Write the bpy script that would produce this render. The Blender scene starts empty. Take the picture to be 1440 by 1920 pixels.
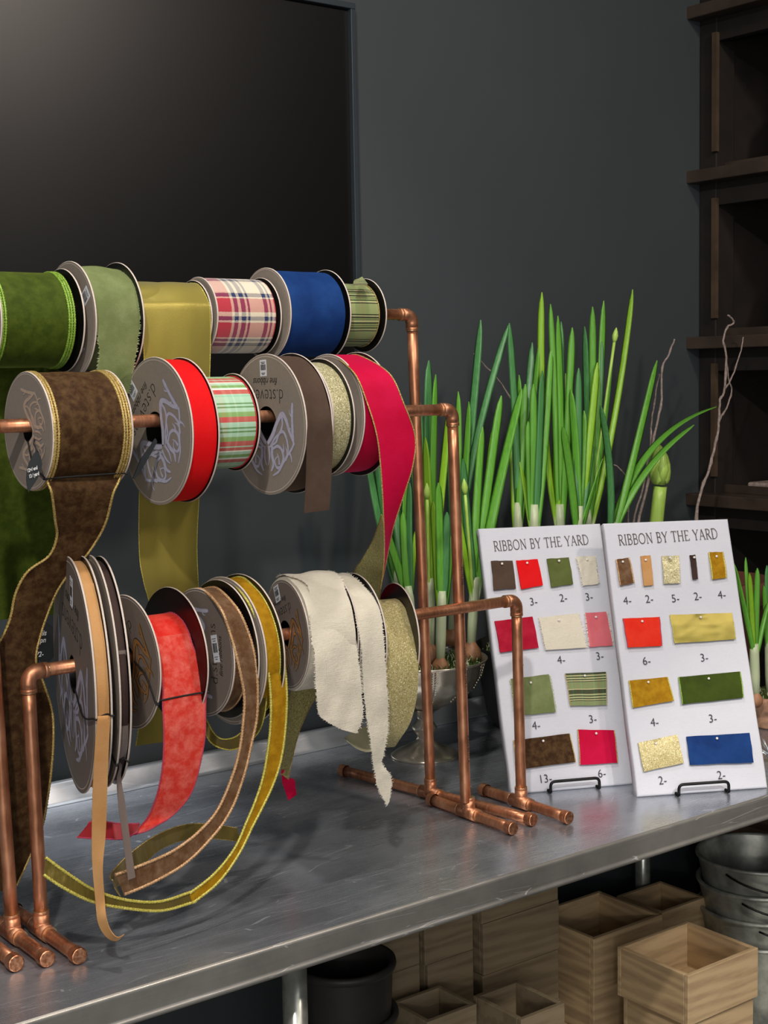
import bpy, bmesh, math, random
from mathutils import Vector as V, Matrix, noise
from math import sin, cos, pi, radians, atan2, sqrt
random.seed(7)
sc = bpy.context.scene
COL = sc.collection
# ------------------------------------------------------------------ camera model
F = 2660.0
CAM = V((0, 0, 1.55))
def basis():
    yaw, p, ro = radians(52.707), radians(5.464), radians(-1.061)
    d = V((cos(yaw)*cos(p), sin(yaw)*cos(p), -sin(p)))
    r = V((sin(yaw), -cos(yaw), 0)); u = r.cross(d)
    return d, r*cos(ro)+u*sin(ro), -r*sin(ro)+u*cos(ro)
CD, CR, CU = basis()
def ray(x, y): return CD + CR*((x-720)/F) - CU*((y-960)/F)
def at(x, y, Y=None, Z=None, X=None):
    """the point of the place seen at pixel x, y on a plane of known depth or height"""
    v = ray(x, y)
    if Y is not None: t = Y/v.y
    elif Z is not None: t = (Z-CAM.z)/v.z
    else: t = X/v.x
    return CAM + v*t
cam = bpy.data.cameras.new('camera'); camo = bpy.data.objects.new('camera', cam); COL.objects.link(camo)
m = Matrix((CR, CU, -CD)).transposed().to_4x4(); m.translation = CAM
camo.matrix_world = m
cam.sensor_fit = 'VERTICAL'; cam.sensor_height = 24.0; cam.lens = F/1920*24.0
cam.clip_start = .05; cam.clip_end = 60
sc.camera = camo
# ------------------------------------------------------------------ materials
def lin(c):
    if isinstance(c, str):
        c = [int(c[i:i+2], 16)/255 for i in (0, 2, 4)]
    return tuple(((v/12.92) if v <= .04045 else ((v+.055)/1.055)**2.4) for v in c)+(1,)
class NT:
    def __init__(s, name):
        s.m = bpy.data.materials.new(name); s.m.use_nodes = True
        s.t = s.m.node_tree; s.n = s.t.nodes; s.b = s.n['Principled BSDF']
    def add(s, ty, **k):
        nd = s.n.new(ty)
        for a, v in k.items(): setattr(nd, a, v)
        return nd
    def l(s, a, b): s.t.links.new(a, b)
    def coord(s, scale=(1, 1, 1), out='Object'):
        tc = s.add('ShaderNodeTexCoord'); mp = s.add('ShaderNodeMapping')
        mp.inputs['Scale'].default_value = scale
        s.l(tc.outputs[out], mp.inputs[0]); return mp.outputs[0]
    def noise(s, vec, sc_, det=3, rough=.55):
        nd = s.add('ShaderNodeTexNoise'); nd.inputs['Scale'].default_value = sc_
        nd.inputs['Detail'].default_value = det; nd.inputs['Roughness'].default_value = rough
        s.l(vec, nd.inputs['Vector']); return nd.outputs['Fac']
    def ramp(s, fac, stops, interp='LINEAR'):
        r = s.add('ShaderNodeValToRGB'); r.color_ramp.interpolation = interp
        e = r.color_ramp.elements
        while len(e) < len(stops): e.new(1)
        for el, (p, c) in zip(e, sorted(stops, key=lambda q: q[0])): el.position = p; el.color = c
        s.l(fac, r.inputs[0]); return r.outputs[0]
    def mix(s, f, a, b, mode='MIX'):
        nd = s.add('ShaderNodeMix', data_type='RGBA', blend_type=mode)
        for sock, v in ((nd.inputs[0], f), (nd.inputs[6], a), (nd.inputs[7], b)):
            if isinstance(v, (int, float)): sock.default_value = v
            elif isinstance(v, tuple): sock.default_value = v
            else: s.l(v, sock)
        return nd.outputs[2]
    def math(s, op, a, b=0.0):
        nd = s.add('ShaderNodeMath', operation=op)
        for i, v in enumerate((a, b)):
            if isinstance(v, (int, float)): nd.inputs[i].default_value = v
            else: s.l(v, nd.inputs[i])
        return nd.outputs[0]
    def bump(s, h, st=.3, dist=.001):
        nd = s.add('ShaderNodeBump'); nd.inputs['Strength'].default_value = st
        nd.inputs['Distance'].default_value = dist
        s.l(h, nd.inputs['Height']); s.l(nd.outputs[0], s.b.inputs['Normal'])
    def set(s, **k):
        for a, v in k.items():
            s.b.inputs[a.replace('_', ' ')].default_value = v
def plain(name, c, rough=.6, metal=0.0, var=.12, scale=60, bump=.1, dist=.0005, spec=.5):
    t = NT(name); c = lin(c)
    f = t.noise(t.coord(), scale)
    d = tuple(v*(1-var) for v in c[:3])+(1,); l_ = tuple(min(1, v*(1+var)) for v in c[:3])+(1,)
    t.l(t.ramp(f, [(.3, d), (.7, l_)]), t.b.inputs['Base Color'])
    t.set(Roughness=rough, Metallic=metal); t.b.inputs['Specular IOR Level'].default_value = spec
    if bump: t.bump(f, bump, dist)
    return t.m
def velvet(name, c, light, crush=.35, rough=.75, sheen=.8, scale=45, tint=None):
    """pile fabric: crushed patches where the pile lies the other way, soft sheen"""
    t = NT(name)
    v = t.coord()
    f1 = t.noise(v, scale, 5, .65); f2 = t.noise(t.coord((900, 900, 900)), 1.0, 2)
    a, b = lin(c), lin(light)
    c1 = t.ramp(f1, [(.40, a), (.75, tuple(a[i]*(1-crush)+b[i]*crush for i in range(3))+(1,))])
    c2 = t.mix(t.math('MULTIPLY', f2, .35), c1, tuple(q*.6 for q in a[:3])+(1,))
    t.l(c2, t.b.inputs['Base Color'])
    t.set(Roughness=rough, Sheen_Weight=sheen, Sheen_Roughness=.35)
    t.b.inputs['Sheen Tint'].default_value = lin(tint or light)
    t.b.inputs['Specular IOR Level'].default_value = .15
    h = t.math('ADD', t.math('MULTIPLY', f1, .8), t.math('MULTIPLY', f2, .35))
    t.bump(h, .5, .0015)
    return t.m
def satin(name, c, rough=.38, metal=.35, scale=14):
    t = NT(name); a = lin(c)
    f = t.noise(t.coord((1, 1, .5)), scale, 2); w = t.noise(t.coord((2500, 2500, 300)), 1, 1)
    t.l(t.ramp(f, [(.3, tuple(v*.85 for v in a[:3])+(1,)), (.75, tuple(min(1, v*1.12) for v in a[:3])+(1,))]), t.b.inputs['Base Color'])
    t.set(Roughness=rough, Metallic=metal, Sheen_Weight=.2)
    t.bump(t.math('ADD', f, t.math('MULTIPLY', w, .04)), .5, .006)
    return t.m
def glitter(name, c, light, dark, scale=1400, metal=.45):
    t = NT(name)
    vo = t.add('ShaderNodeTexVoronoi'); vo.inputs['Scale'].default_value = scale
    t.l(t.coord(), vo.inputs['Vector'])
    sep = t.add('ShaderNodeSeparateColor'); t.l(vo.outputs['Color'], sep.inputs[0])
    t.l(t.ramp(sep.outputs[0], [(0, lin(dark)), (.35, lin(c)), (.85, lin(c)), (1, lin(light))]), t.b.inputs['Base Color'])
    t.set(Roughness=.42, Metallic=metal)
    t.bump(sep.outputs[1], .8, .0008)
    return t.m
def plaid(name, base, us, vs, pu, pv, rough=.8, fuzz=.0, sheen=.2, vw=.55, tws=.25):
    """woven check from the cloth's own width (u) and length (v) in metres; us/vs = (start, end, colour, weight) inside one repeat"""
    t = NT(name); b = lin(base)
    uv = t.add('ShaderNodeUVMap'); sp = t.add('ShaderNodeSeparateXYZ')
    vec = uv.outputs[0]
    if fuzz:
        nz = t.add('ShaderNodeTexNoise'); nz.inputs['Scale'].default_value = 700; t.l(vec, nz.inputs['Vector'])
        ad = t.add('ShaderNodeVectorMath', operation='MULTIPLY_ADD')
        t.l(nz.outputs['Color'], ad.inputs[0]); ad.inputs[1].default_value = (fuzz, fuzz, 0); t.l(vec, ad.inputs[2]); vec = ad.outputs[0]
    t.l(vec, sp.inputs[0])
    def band(coord, period, lst):
        fr = t.math('FRACT', t.math('DIVIDE', coord, period))
        stops = [(0, b)]
        for s0, s1, c, w in lst:
            cc = lin(c)
            stops += [(s0, cc), (s1, b)]
        ded = []
        for p, c in sorted(stops, key=lambda q: q[0]):
            if ded and abs(ded[-1][0]-p) < 1e-4: ded[-1] = (p, c)
            else: ded.append((p, c))
        return t.ramp(fr, ded, 'CONSTANT')
    cu = band(sp.outputs[0], pu, us); cv = band(sp.outputs[1], pv, vs)
    # weave: fine twill mask chooses warp or weft
    tw = t.math('FRACT', t.math('MULTIPLY', t.math('ADD', sp.outputs[0], sp.outputs[1]), 900))
    msk = t.math('ADD', t.math('MULTIPLY', t.math('GREATER_THAN', tw, .5), tws), vw)
    t.l(t.mix(msk, cu, cv), t.b.inputs['Base Color'])
    t.set(Roughness=rough, Sheen_Weight=sheen)
    t.b.inputs['Specular IOR Level'].default_value = .2
    t.bump(t.noise(t.coord((1500, 1500, 1500)), 1, 1), .4, .0006)
    return t.m
def linen(name, c, var=.06, scale=35, bump=.5, slub=1.0, rough=.9):
    t = NT(name); a = lin(c)
    f = t.noise(t.coord(), scale, 5, .65); w1 = t.noise(t.coord((1200, 1200, 90)), 1, 2); w2 = t.noise(t.coord((90, 90, 1400)), 1, 2)
    t.l(t.ramp(t.math('MULTIPLY', t.math('ADD', f, t.math('ADD', w1, w2)), .333), [(.35, tuple(v*(1-var*2) for v in a[:3])+(1,)), (.62, a)]), t.b.inputs['Base Color'])
    t.set(Roughness=rough, Sheen_Weight=.2); t.b.inputs['Specular IOR Level'].default_value = .15
    t.bump(t.math('ADD', t.math('MULTIPLY', t.math('ADD', w1, w2), .3*slub), f), bump, .002)
    return t.m
def wood(name, c, dark, scale=9, axis=0, rough=.65):
    t = NT(name)
    s = [3, 3, 3]; s[axis] = .35
    v = t.coord(tuple(s)); f = t.noise(v, scale*3, 6, .7)
    wv = t.add('ShaderNodeTexWave'); wv.inputs['Scale'].default_value = scale; wv.inputs['Distortion'].default_value = 14
    wv.inputs['Detail'].default_value = 3; wv.bands_direction = 'Z' if axis != 2 else 'X'; t.l(v, wv.inputs['Vector'])
    fac = t.math('MULTIPLY', t.math('ADD', f, t.math('MULTIPLY', wv.outputs['Fac'], .22)), .82)
    t.l(t.ramp(fac, [(.2, lin(dark)), (.6, lin(c))]), t.b.inputs['Base Color'])
    t.set(Roughness=rough); t.b.inputs['Specular IOR Level'].default_value = .3
    t.bump(fac, .3, .001)
    return t.m
M = {}
M['copper'] = (lambda: None)()
def copper():
    t = NT('copper'); v = t.coord()
    f = t.noise(v, 30, 4); g = t.noise(t.coord((250, 250, 25)), 1, 2)
    t.l(t.ramp(t.math('MULTIPLY', t.math('ADD', f, g), .5), [(.32, lin('a86c4e')), (.5, lin('cc8c68')), (.72, lin('e2ac88'))]), t.b.inputs['Base Color'])
    r = t.ramp(f, [(.3, (.34,)*3+(1,)), (.7, (.5,)*3+(1,))]); t.l(r, t.b.inputs['Roughness'])
    t.set(Metallic=.86); t.bump(g, .08, .0004); return t.m
M['copper'] = copper()
def copper_end():
    t = NT('copper_end'); f = t.noise(t.coord(), 260, 3)
    t.l(t.ramp(f, [(.35, lin('b5704c')), (.65, lin('f0b48c'))]), t.b.inputs['Base Color'])
    t.set(Metallic=1.0, Roughness=.38); t.bump(f, .5, .0006); return t.m
M['copper_end'] = copper_end()
M['solder'] = plain('solder_seam', 'd8b890', .35, .9, bump=0)
def steel(name='brushed_steel', base='b8bdc6', r0=.17, r1=.34, fine=True):
    t = NT(name)
    st = t.noise(t.coord((3.5, 120, 120)), 3, 4, .6)          # brushing along the worktop
    cl = t.noise(t.coord((1, 1.6, 1)), 6, 5, .62)               # worn cloudy patches
    st2 = t.noise(t.coord((60, 3, 60)), 3, 3, .6)
    a = lin(base)
    c = t.ramp(cl, [(.3, tuple(v*.62 for v in a[:3])+(1,)), (.5, tuple(v*.86 for v in a[:3])+(1,)), (.75, tuple(v*1.12 for v in a[:3])+(1,))])
    # scratches: sparse thin lines
    ws = []
    for k, (rot, sc_) in enumerate(((.35, 11), (-.5, 9), (1.1, 7), (.05, 13))):
        tc = t.add('ShaderNodeTexCoord'); mp = t.add('ShaderNodeMapping')
        mp.inputs['Rotation'].default_value = (0, 0, rot); mp.inputs['Scale'].default_value = (1.3, 26, 26)
        mp.inputs['Location'].default_value = (k*3.1, k*1.7, 0)
        t.l(tc.outputs['Object'], mp.inputs[0])
        vo = t.add('ShaderNodeTexVoronoi', feature='DISTANCE_TO_EDGE'); vo.inputs['Scale'].default_value = sc_*.33
        t.l(mp.outputs[0], vo.inputs['Vector'])
        nz = t.noise(mp.outputs[0], .9, 1)
        ws.append(t.math('MULTIPLY', t.math('LESS_THAN', vo.outputs['Distance'], .007), t.math('GREATER_THAN', nz, .56)))
    sc2 = ws[0]
    for w in ws[1:]: sc2 = t.math('MAXIMUM', sc2, w)
    t.l(t.mix(t.math('MULTIPLY', sc2, .42), c, lin('f0f2f6')), t.b.inputs['Base Color'])
    rr = t.math('ADD', t.math('MULTIPLY', cl, r1-r0), t.math('ADD', r0-.04, t.math('MULTIPLY', st, .12)))
    rr = t.math('ADD', rr, t.math('MULTIPLY', sc2, .15))
    t.l(rr, t.b.inputs['Roughness'])
    t.set(Metallic=.74)
    t.bump(t.math('ADD', t.math('MULTIPLY', st, .6), t.math('ADD', t.math('MULTIPLY', st2, .15), t.math('MULTIPLY', cl, .5))), .11, .0012)
    return t.m
M['steel'] = steel()
M['steel_splash'] = steel('steel_backsplash', 'd0d4da', .26, .38)
M['steel_edge'] = steel('steel_edge', 'c4c0b8', .30, .42)
M['galv'] = plain('galvanised_steel', 'a8aaa2', .42, .6, .35, 30, .25, .001)
M['tube'] = plain('steel_tube', 'b0b2aa', .25, .7, .25, 50, .15)
M['silver'] = plain('polished_silver', 'ddd4c2', .22, .85, .12, 40, .12, .0012)
M['black_metal'] = plain('black_wire', '141414', .4, .5, .1, 60, .05)
M['paper'] = plain('taupe_card', '8f8479', .62, 0, .05, 200, .05, .0003)
M['paper_dark'] = plain('taupe_card_dark', '796d65', .62, 0, .05, 200, .05, .0003)
M['rim'] = plain('card_rim', 'cdbfb4', .6, 0, .06, 300, .05)
M['black_card'] = plain('black_card', '0b0a0a', .38, 0, .1, 100, .05)
M['maroon_card'] = plain('maroon_card', '12060a', .35, 0, .1, 100, .05)
M['ink'] = plain('black_ink', '241f1c', .6, bump=0)
M['scroll'] = plain('lavender_print', 'b5b3c6', .55, 0, .1, 200, 0)
M['scroll_dark'] = plain('grey_print', '85828f', .55, 0, .1, 200, 0)
M['scroll_gold'] = plain('gold_print', 'a97b4a', .45, .3, .1, 200, 0)
M['scroll_cream'] = plain('cream_print', 'c2ab93', .5, .1, .1, 200, 0)
M['white_paper'] = plain('white_label', 'dfe2ea', .6, 0, .03, 200, 0)
M['chalk'] = plain('chalk_writing', 'e8e8e8', .8, 0, .05, 200, 0)
M['slate'] = plain('slate_card', '23272a', .6, 0, .1, 60, .05)
M['elastic'] = plain('black_elastic', '0d0d0d', .7, 0, .1, 900, .3)
M['pearl'] = plain('pearl_pin', 'efe9e2', .15, .1, .03, 200, 0)
M['board'] = linen('white_linen', 'cfd0d9', .035, 25, .35, .8)
M['board_print'] = plain('grey_brown_print', '4d443f', .7, 0, .05, 200, 0)
M['board_num'] = plain('charcoal_print', '33323a', .7, 0, .05, 200, 0)
# ribbons
M['v_brown'] = velvet('brown_velvet', '38220f', '94744a', .34, sheen=.3, scale=95)
M['v_red'] = velvet('red_velvet', 'dd0a12', 'ff3a34', .2, sheen=.25, scale=12)
M['v_coral_brushed'] = velvet('coral_velvet_brushed', 'd4382c', 'f4887a', .75, sheen=.7, scale=75, tint='ffb4a8')  # paler coral for the lower tail, where the pile lies the other way
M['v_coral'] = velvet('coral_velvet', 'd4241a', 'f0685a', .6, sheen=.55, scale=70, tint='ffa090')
M['v_coral_back'] = satin('coral_back', '9c1220', .45, .2)
M['pink'] = velvet('pink_velvet', 'd96a74', 'f0949c', .3, sheen=.3, scale=20)
M['v_coralflat'] = velvet('coral_sample_velvet', 'df2a16', 'ff5a40', .3, sheen=.3, scale=30)
M['v_green2'] = velvet('moss_sample_velvet', '35440e', '68802f', .2, sheen=.3, scale=30)
M['v_olive'] = velvet('olive_satin', '565f2e', '7c8650', .4, sheen=.1, scale=40)
M['crimson'] = velvet('crimson_silk', 'a80a2c', 'd03450', .4, sheen=.1, scale=60)
M['v_taupe'] = velvet('taupe_velvet', '4b3a30', '7d6a5c', .25, sheen=.5, scale=18)
M['v_dark_tail'] = satin('dark_satin_ribbon', '75665f', .45, .1)
M['v_dark'] = velvet('dark_brown_velvet', '3a2a26', '6a5a54', .2, sheen=.4, scale=18)
M['v_magenta'] = velvet('magenta_velvet', 'c20036', 'ee2068', .25, sheen=.3, scale=16, tint='ff4fa0')
M['v_green'] = velvet('green_velvet', '36450b', '7d9030', .25, sheen=.35, scale=70, tint='c4d86a')
M['v_sage'] = velvet('sage_velvet', '6c7749', '9aa474', .5, sheen=.25, scale=30)
M['v_blue'] = velvet('blue_velvet', '0e3068', '2f62ac', .35, sheen=.45, scale=16)
M['v_mustard'] = velvet('mustard_velvet', '9a6e08', 'd8ac24', .5, sheen=.3, scale=80)
M['v_mocha'] = velvet('mocha_velvet', '62432a', 'a88e74', .45, sheen=.4, scale=70)
M['tan'] = velvet('tan_velvet', 'c08c56', 'dcb888', .35, sheen=.4, scale=18)
M['gold_satin'] = satin('gold_satin', '9a8c3a', .36, .4)
M['bronze_satin'] = satin('bronze_satin', '7c6a28', .4, .55, 60)
M['lame'] = glitter('gold_lame', 'd6ca80', 'fff6b8', '7a6e38', 900, .12)
M['glit_gold'] = glitter('gold_glitter', 'c2b47c', 'fff6d0', '8a7c48', 1000, .15)
M['glit_silver'] = glitter('champagne_glitter', 'c0b88c', 'fffbe0', '7a7048', 900, .2)
M['ivory'] = linen('ivory_linen', 'ddd5c2', .06, 40, .8, 1.2)
M['sage_fray'] = plain('sage_fray', 'a4ae84', .9, 0, .05, 100, 0)
M['ivory_fray'] = plain('ivory_fray', 'e8e0d0', .9, 0, .05, 100, 0)
M['pale_back'] = satin('pale_gold_back', 'd8d2ae', .4, .3)
M['gold_edge'] = glitter('gold_thread', 'c2a560', 'fce8a8', '7c6024', 1300, .3)
M['yellow_edge'] = glitter('yellow_thread', 'd0c458', 'fcf6ac', '8a8020', 1300, .2)
M['rose_edge'] = glitter('rose_gold_thread', 'cda274', 'f8d8b0', '80583a', 1300, .2)
M['green_edge'] = glitter('green_thread', '86ad38', 'c4e078', '4a6618', 1300, .1)
M['coral_edge'] = plain('coral_thread', 'b43a54', .7, 0, .2, 1200, .5, .001)
M['red_edge'] = plain('red_thread', 'c01422', .6, 0, .1, 900, .3)
M['plaid_wool'] = plaid('red_blue_wool_plaid', 'd8ccb4',
    [(.0, .20, 'b03040', 1), (.24, .30, '1c2c58', 1), (.34, .41, '1c2c58', 1), (.44, .47, '1c2c58', 1), (.68, .74, '1c2c58', 1), (.77, .80, '1c2c58', 1), (.84, .98, 'b03040', 1)],
    [(.04, .09, '1c2c58', 1), (.12, .32, 'b02838', 1), (.34, .38, '1c2c58', 1), (.41, .47, '162650', 1), (.50, .70, 'e0d6c0', 1), (.72, .78, '1c2c58', 1), (.80, .98, 'b02c3a', 1)], .105, .105, .95, .0022, .5, .38, .3)
M['plaid_christmas'] = plaid('red_green_check', 'a9cdb0',
    [(.10, .22, 'e0a8a0', 1), (.26, .34, 'd8ecd4', 1), (.45, .50, 'dff0da', 1), (.62, .70, 'c6e4cc', 1)],
    [(.0, .07, 'c02028', 1), (.07, .10, 'f0f0dc', 1), (.17, .24, '6f9a3a', 1), (.26, .30, 'f2f0e0', 1), (.30, .41, 'c01e28', 1), (.43, .47, '8cc4a4', 1), (.60, .63, '4f8038', 1), (.67, .70, '4f8038', 1), (.78, .87, '7aa048', 1), (.87, .97, 'c4222a', 1)], .06, .066, .5, 0, .1, .72, .2)
M['plaid_dark'] = plaid('green_gold_tartan', '8b9460',
    [(.10, .14, 'b8ae7a', 1), (.30, .35, '4f9a68', 1), (.40, .43, '4f9a68', 1), (.55, .58, 'a86850', 1), (.72, .76, '56a070', 1), (.82, .85, '56a070', 1)],
    [(.0, .05, '14150c', 1), (.06, .08, 'e8dcae', 1), (.08, .15, '17180e', 1), (.18, .20, '1a1a10', 1), (.26, .28, 'f0e4b4', 1), (.28, .34, '15170f', 1), (.40, .42, '18180e', 1), (.47, .52, '2a3a1c', 1), (.56, .58, 'ece0b0', 1), (.58, .63, '14150c', 1)], .045, .040, .5, 0, .1, .74, .2)
M['plaid_swatch'] = plaid('green_tartan_swatch', '7f8a5c',
    [(.20, .24, '7fae78', 1), (.28, .31, '4f8a58', 1), (.45, .47, '9a5040', 1), (.62, .66, '74b080', 1), (.70, .73, '4f8a58', 1)],
    [(.0, .10, '12120c', 1), (.13, .16, 'd8cca0', 1), (.19, .24, '101208', 1), (.27, .30, 'e0d4a8', 1), (.33, .38, '14150c', 1), (.40, .43, 'e4d8a8', 1), (.43, .48, '12140a', 1), (.84, .88, 'd0c498', 1), (.88, 1.0, '12140c', 1)], .036, .031, .5, 0, .1, .68, .2)
M['leaf'] = None
def leafm(name, c, light, white=.0):
    t = NT(name)
    uv = t.add('ShaderNodeUVMap'); sp = t.add('ShaderNodeSeparateXYZ'); t.l(uv.outputs[0], sp.inputs[0])
    st = t.noise(t.coord((500, 500, 4)), 1, 2)
    col = t.mix(t.math('MULTIPLY', st, .8), lin(c), lin(light))
    if white:
        k = t.ramp(sp.outputs[1], [(white*.6, (1, 1, 1, 1)), (white*1.25, (0, 0, 0, 1))])
        col = t.mix(k, col, lin('d3dcb4'))
    t.l(col, t.b.inputs['Base Color'])
    t.set(Roughness=.36); t.b.inputs['Subsurface Weight'].default_value = .12
    t.b.inputs['Subsurface Radius'].default_value = (.004, .008, .002)
    t.b.inputs['Transmission Weight'].default_value = 0
    t.bump(st, .2, .0006)
    return t.m
M['leaf'] = leafm('green_leaf', '3f8a24', '86c44c', .10)
M['leaf_blue'] = leafm('blue_green_leaf', '2f6c34', '6aa868', .10)
M['leaf_yellow'] = leafm('lime_leaf', '6ba31c', 'a8d43e', .10)
M['sheath'] = leafm('white_sheath', 'a9b98c', 'dfe5c4')
M['bud'] = leafm('green_bud', '98c43a', 'cfe888')
M['bulb'] = plain('papery_bulb', '9a6c4c', .55, 0, .45, 45, .6, .002)
M['moss'] = plain('moss', '44591c', .95, 0, .5, 120, .9, .004)
M['twig'] = plain('twig_bark', '94837b', .8, 0, .35, 160, .6, .001)
M['twig_tan'] = plain('tan_twig_bark', '7b6246', .8, 0, .35, 160, .6, .001)
M['wall'] = plain('charcoal_paint', '3a4043', .62, 0, .05, 3, .12, .002)
M['tv_frame'] = plain('dark_grey_frame', '353d43', .42, .3, .05, 60, .03)
M['tv_panel'] = plain('black_panel', '060505', .36, 0, .05, 3, 0, spec=.42)
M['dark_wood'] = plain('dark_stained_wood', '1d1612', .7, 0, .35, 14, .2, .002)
M['dark_wood_h'] = plain('dark_stained_wood_highlit', '40342b', .42, 0, .35, 14, .2, .002)  # lighter than the other shelf wood: ledge highlights put into the colour
M['strip_wood'] = plain('light_brown_wood', '4a3a2b', .6, 0, .3, 20, .2, .001)  # lighter brown than the uprights, for the corner strips
M['crate'] = wood('pale_pine', 'ccb088', '94795a', 5, 0)
M['crate_y'] = wood('pale_pine_side', 'c8ab82', '92775a', 5, 1)
M['crate_old'] = wood('weathered_pine', '97866b', '6e5d48', 5, 0)
M['black_plastic'] = plain('black_pot', '2a2827', .55, 0, .1, 30, .1, .001)
M['terracotta'] = plain('brown_clay', '5e3325', .75, 0, .25, 25, .2, .002)
M['terracotta_white'] = plain('limewashed_clay', 'b98f72', .85, 0, .4, 60, .5, .003)
M['floor'] = plain('dark_concrete', '2a2a2a', .6, 0, .2, 4, .1, .002)
M['frost'] = plain('frosted_silver', 'd6dade', .3, .5, .1, 200, .2)
M['water_glass'] = plain('cloudy_glass', '9aa89e', .1, .1, .1, 30, 0)
# ------------------------------------------------------------------ mesh helpers
class MB:
    def __init__(s): s.v = []; s.f = []; s.m = []; s.uv = []; s.mats = []; s.sm = []
    def mi(s, mat):
        if mat not in s.mats: s.mats.append(mat)
        return s.mats.index(mat)
    def face(s, idx, mat, uv=None, smooth=True):
        s.f.append(tuple(idx)); s.m.append(s.mi(mat)); s.uv.append(uv); s.sm.append(smooth)
    def box(s, c, d, mat, rot=0.0, piv=None):
        c = V(c); d = V(d)/2; b = len(s.v)
        pv = V(piv) if piv is not None else c
        for x in (-1, 1):
            for y in (-1, 1):
                for z in (-1, 1):
                    p = c+V((x*d.x, y*d.y, z*d.z))
                    if rot: q = p-pv; p = pv+V((q.x*cos(rot)-q.y*sin(rot), q.x*sin(rot)+q.y*cos(rot), q.z))
                    s.v.append(p)
        for q in ((0, 1, 3, 2), (4, 6, 7, 5), (0, 4, 5, 1), (2, 3, 7, 6), (0, 2, 6, 4), (1, 5, 7, 3)):
            s.face([b+i for i in q], mat, None, False)
    def grid(s, rows, mat, uvs=None, close=False, flip=False, smooth=True):
        b = len(s.v); n = len(rows[0])
        for r in rows: s.v.extend(V(p) for p in r)
        nr = len(rows); cols = n if close else n-1
        for i in range(nr-1):
            for j in range(cols):
                k = (j+1) % n
                q = [b+i*n+j, b+i*n+k, b+(i+1)*n+k, b+(i+1)*n+j]
                u = None
                if uvs: u = [uvs[i][j], uvs[i][j+1 if close else k], uvs[i+1][j+1 if close else k], uvs[i+1][j]]
                if flip: q = q[::-1]; u = u[::-1] if u else None
                s.face(q, mat, u, smooth)
        return b
    def tube(s, path, rad, mat, n=12, caps=True, closed=False):
        path = [V(p) for p in path]; m_ = len(path)
        rads = rad if isinstance(rad, (list, tuple)) else [rad]*m_
        tang = []
        for i in range(m_):
            a = path[i-1] if (i > 0 or closed) else path[i]; c = path[(i+1) % m_] if (i < m_-1 or closed) else path[i]
            t = (c-a); tang.append(t.normalized() if t.length > 1e-9 else V((0, 0, 1)))
        up = V((0, 0, 1)) if abs(tang[0].z) < .9 else V((1, 0, 0))
        nrm = (up-tang[0]*up.dot(tang[0])).normalized(); rows = []
        for i in range(m_):
            nrm = (nrm-tang[i]*nrm.dot(tang[i])).normalized(); bi = tang[i].cross(nrm)
            rows.append([path[i]+(nrm*cos(2*pi*k/n)+bi*sin(2*pi*k/n))*rads[i] for k in range(n)])
        if closed: rows.append(rows[0])
        b = s.grid(rows, mat, close=True)
        if caps and not closed:
            s.face([b+k for k in range(n)][::-1], mat, None, False)
            e = b+(len(rows)-1)*n; s.face([e+k for k in range(n)], mat, None, False)
    def lathe(s, prof, c, mat, n=48, wob=None):
        c = V(c); rows = []
        for (r, z) in prof:
            rows.append([c+V((r*cos(2*pi*k/n)*(1 if not wob else wob(k/n, z)), r*sin(2*pi*k/n)*(1 if not wob else wob(k/n, z)), z)) for k in range(n)])
        s.grid(rows, mat, close=True)
    def xf(s, mat4):
        s.v = [mat4 @ V(p) for p in s.v]; return s
    def merge(s, o):
        b = len(s.v); s.v.extend(o.v)
        for f, m_, u, sm in zip(o.f, o.m, o.uv, o.sm):
            s.face([b+i for i in f], o.mats[m_], u, sm)
    def build(s, name, parent=None, bevel=0.0, loc=None):
        me = bpy.data.meshes.new(name)
        inv = None
        org = V((0, 0, 0))
        if parent is not None: inv = parent_world(parent).inverted()
        elif loc is not None: org = V(loc)
        vs = [(inv @ V(p)) if inv else V(p)-org for p in s.v]
        me.from_pydata([tuple(p) for p in vs], [], s.f)
        for mt in s.mats: me.materials.append(mt)
        me.polygons.foreach_set('material_index', s.m)
        me.polygons.foreach_set('use_smooth', s.sm)
        if any(u for u in s.uv):
            ul = me.uv_layers.new(name='UVMap').data
            for p, u in zip(me.polygons, s.uv):
                if u:
                    for li, q in zip(p.loop_indices, u): ul[li].uv = q
        me.update()
        o = bpy.data.objects.new(name, me); COL.objects.link(o)
        if parent is not None: o.parent = parent
        else: o.location = org
        if bevel:
            b = o.modifiers.new('bevel', 'BEVEL'); b.width = bevel; b.segments = 2; b.limit_method = 'ANGLE'; b.angle_limit = radians(40)
        return o
WORLD = {}
def parent_world(o):
    m_ = Matrix.LocRotScale(o.location, o.rotation_euler, None)
    return (parent_world(o.parent) @ m_) if o.parent else m_
def thing(name, label, cat, loc=(0, 0, 0), rz=0.0, group=None):
    o = bpy.data.objects.new(name, None); COL.objects.link(o)
    o.location = loc; o.rotation_euler = (0, 0, rz); o.empty_display_size = .05
    o['label'] = label; o['category'] = cat
    if group: o['group'] = group
    return o
def tag(o, label, cat, group=None):
    o['label'] = label; o['category'] = cat
    if group: o['group'] = group
    return o
def struct(o): o['kind'] = 'structure'; return o
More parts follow.
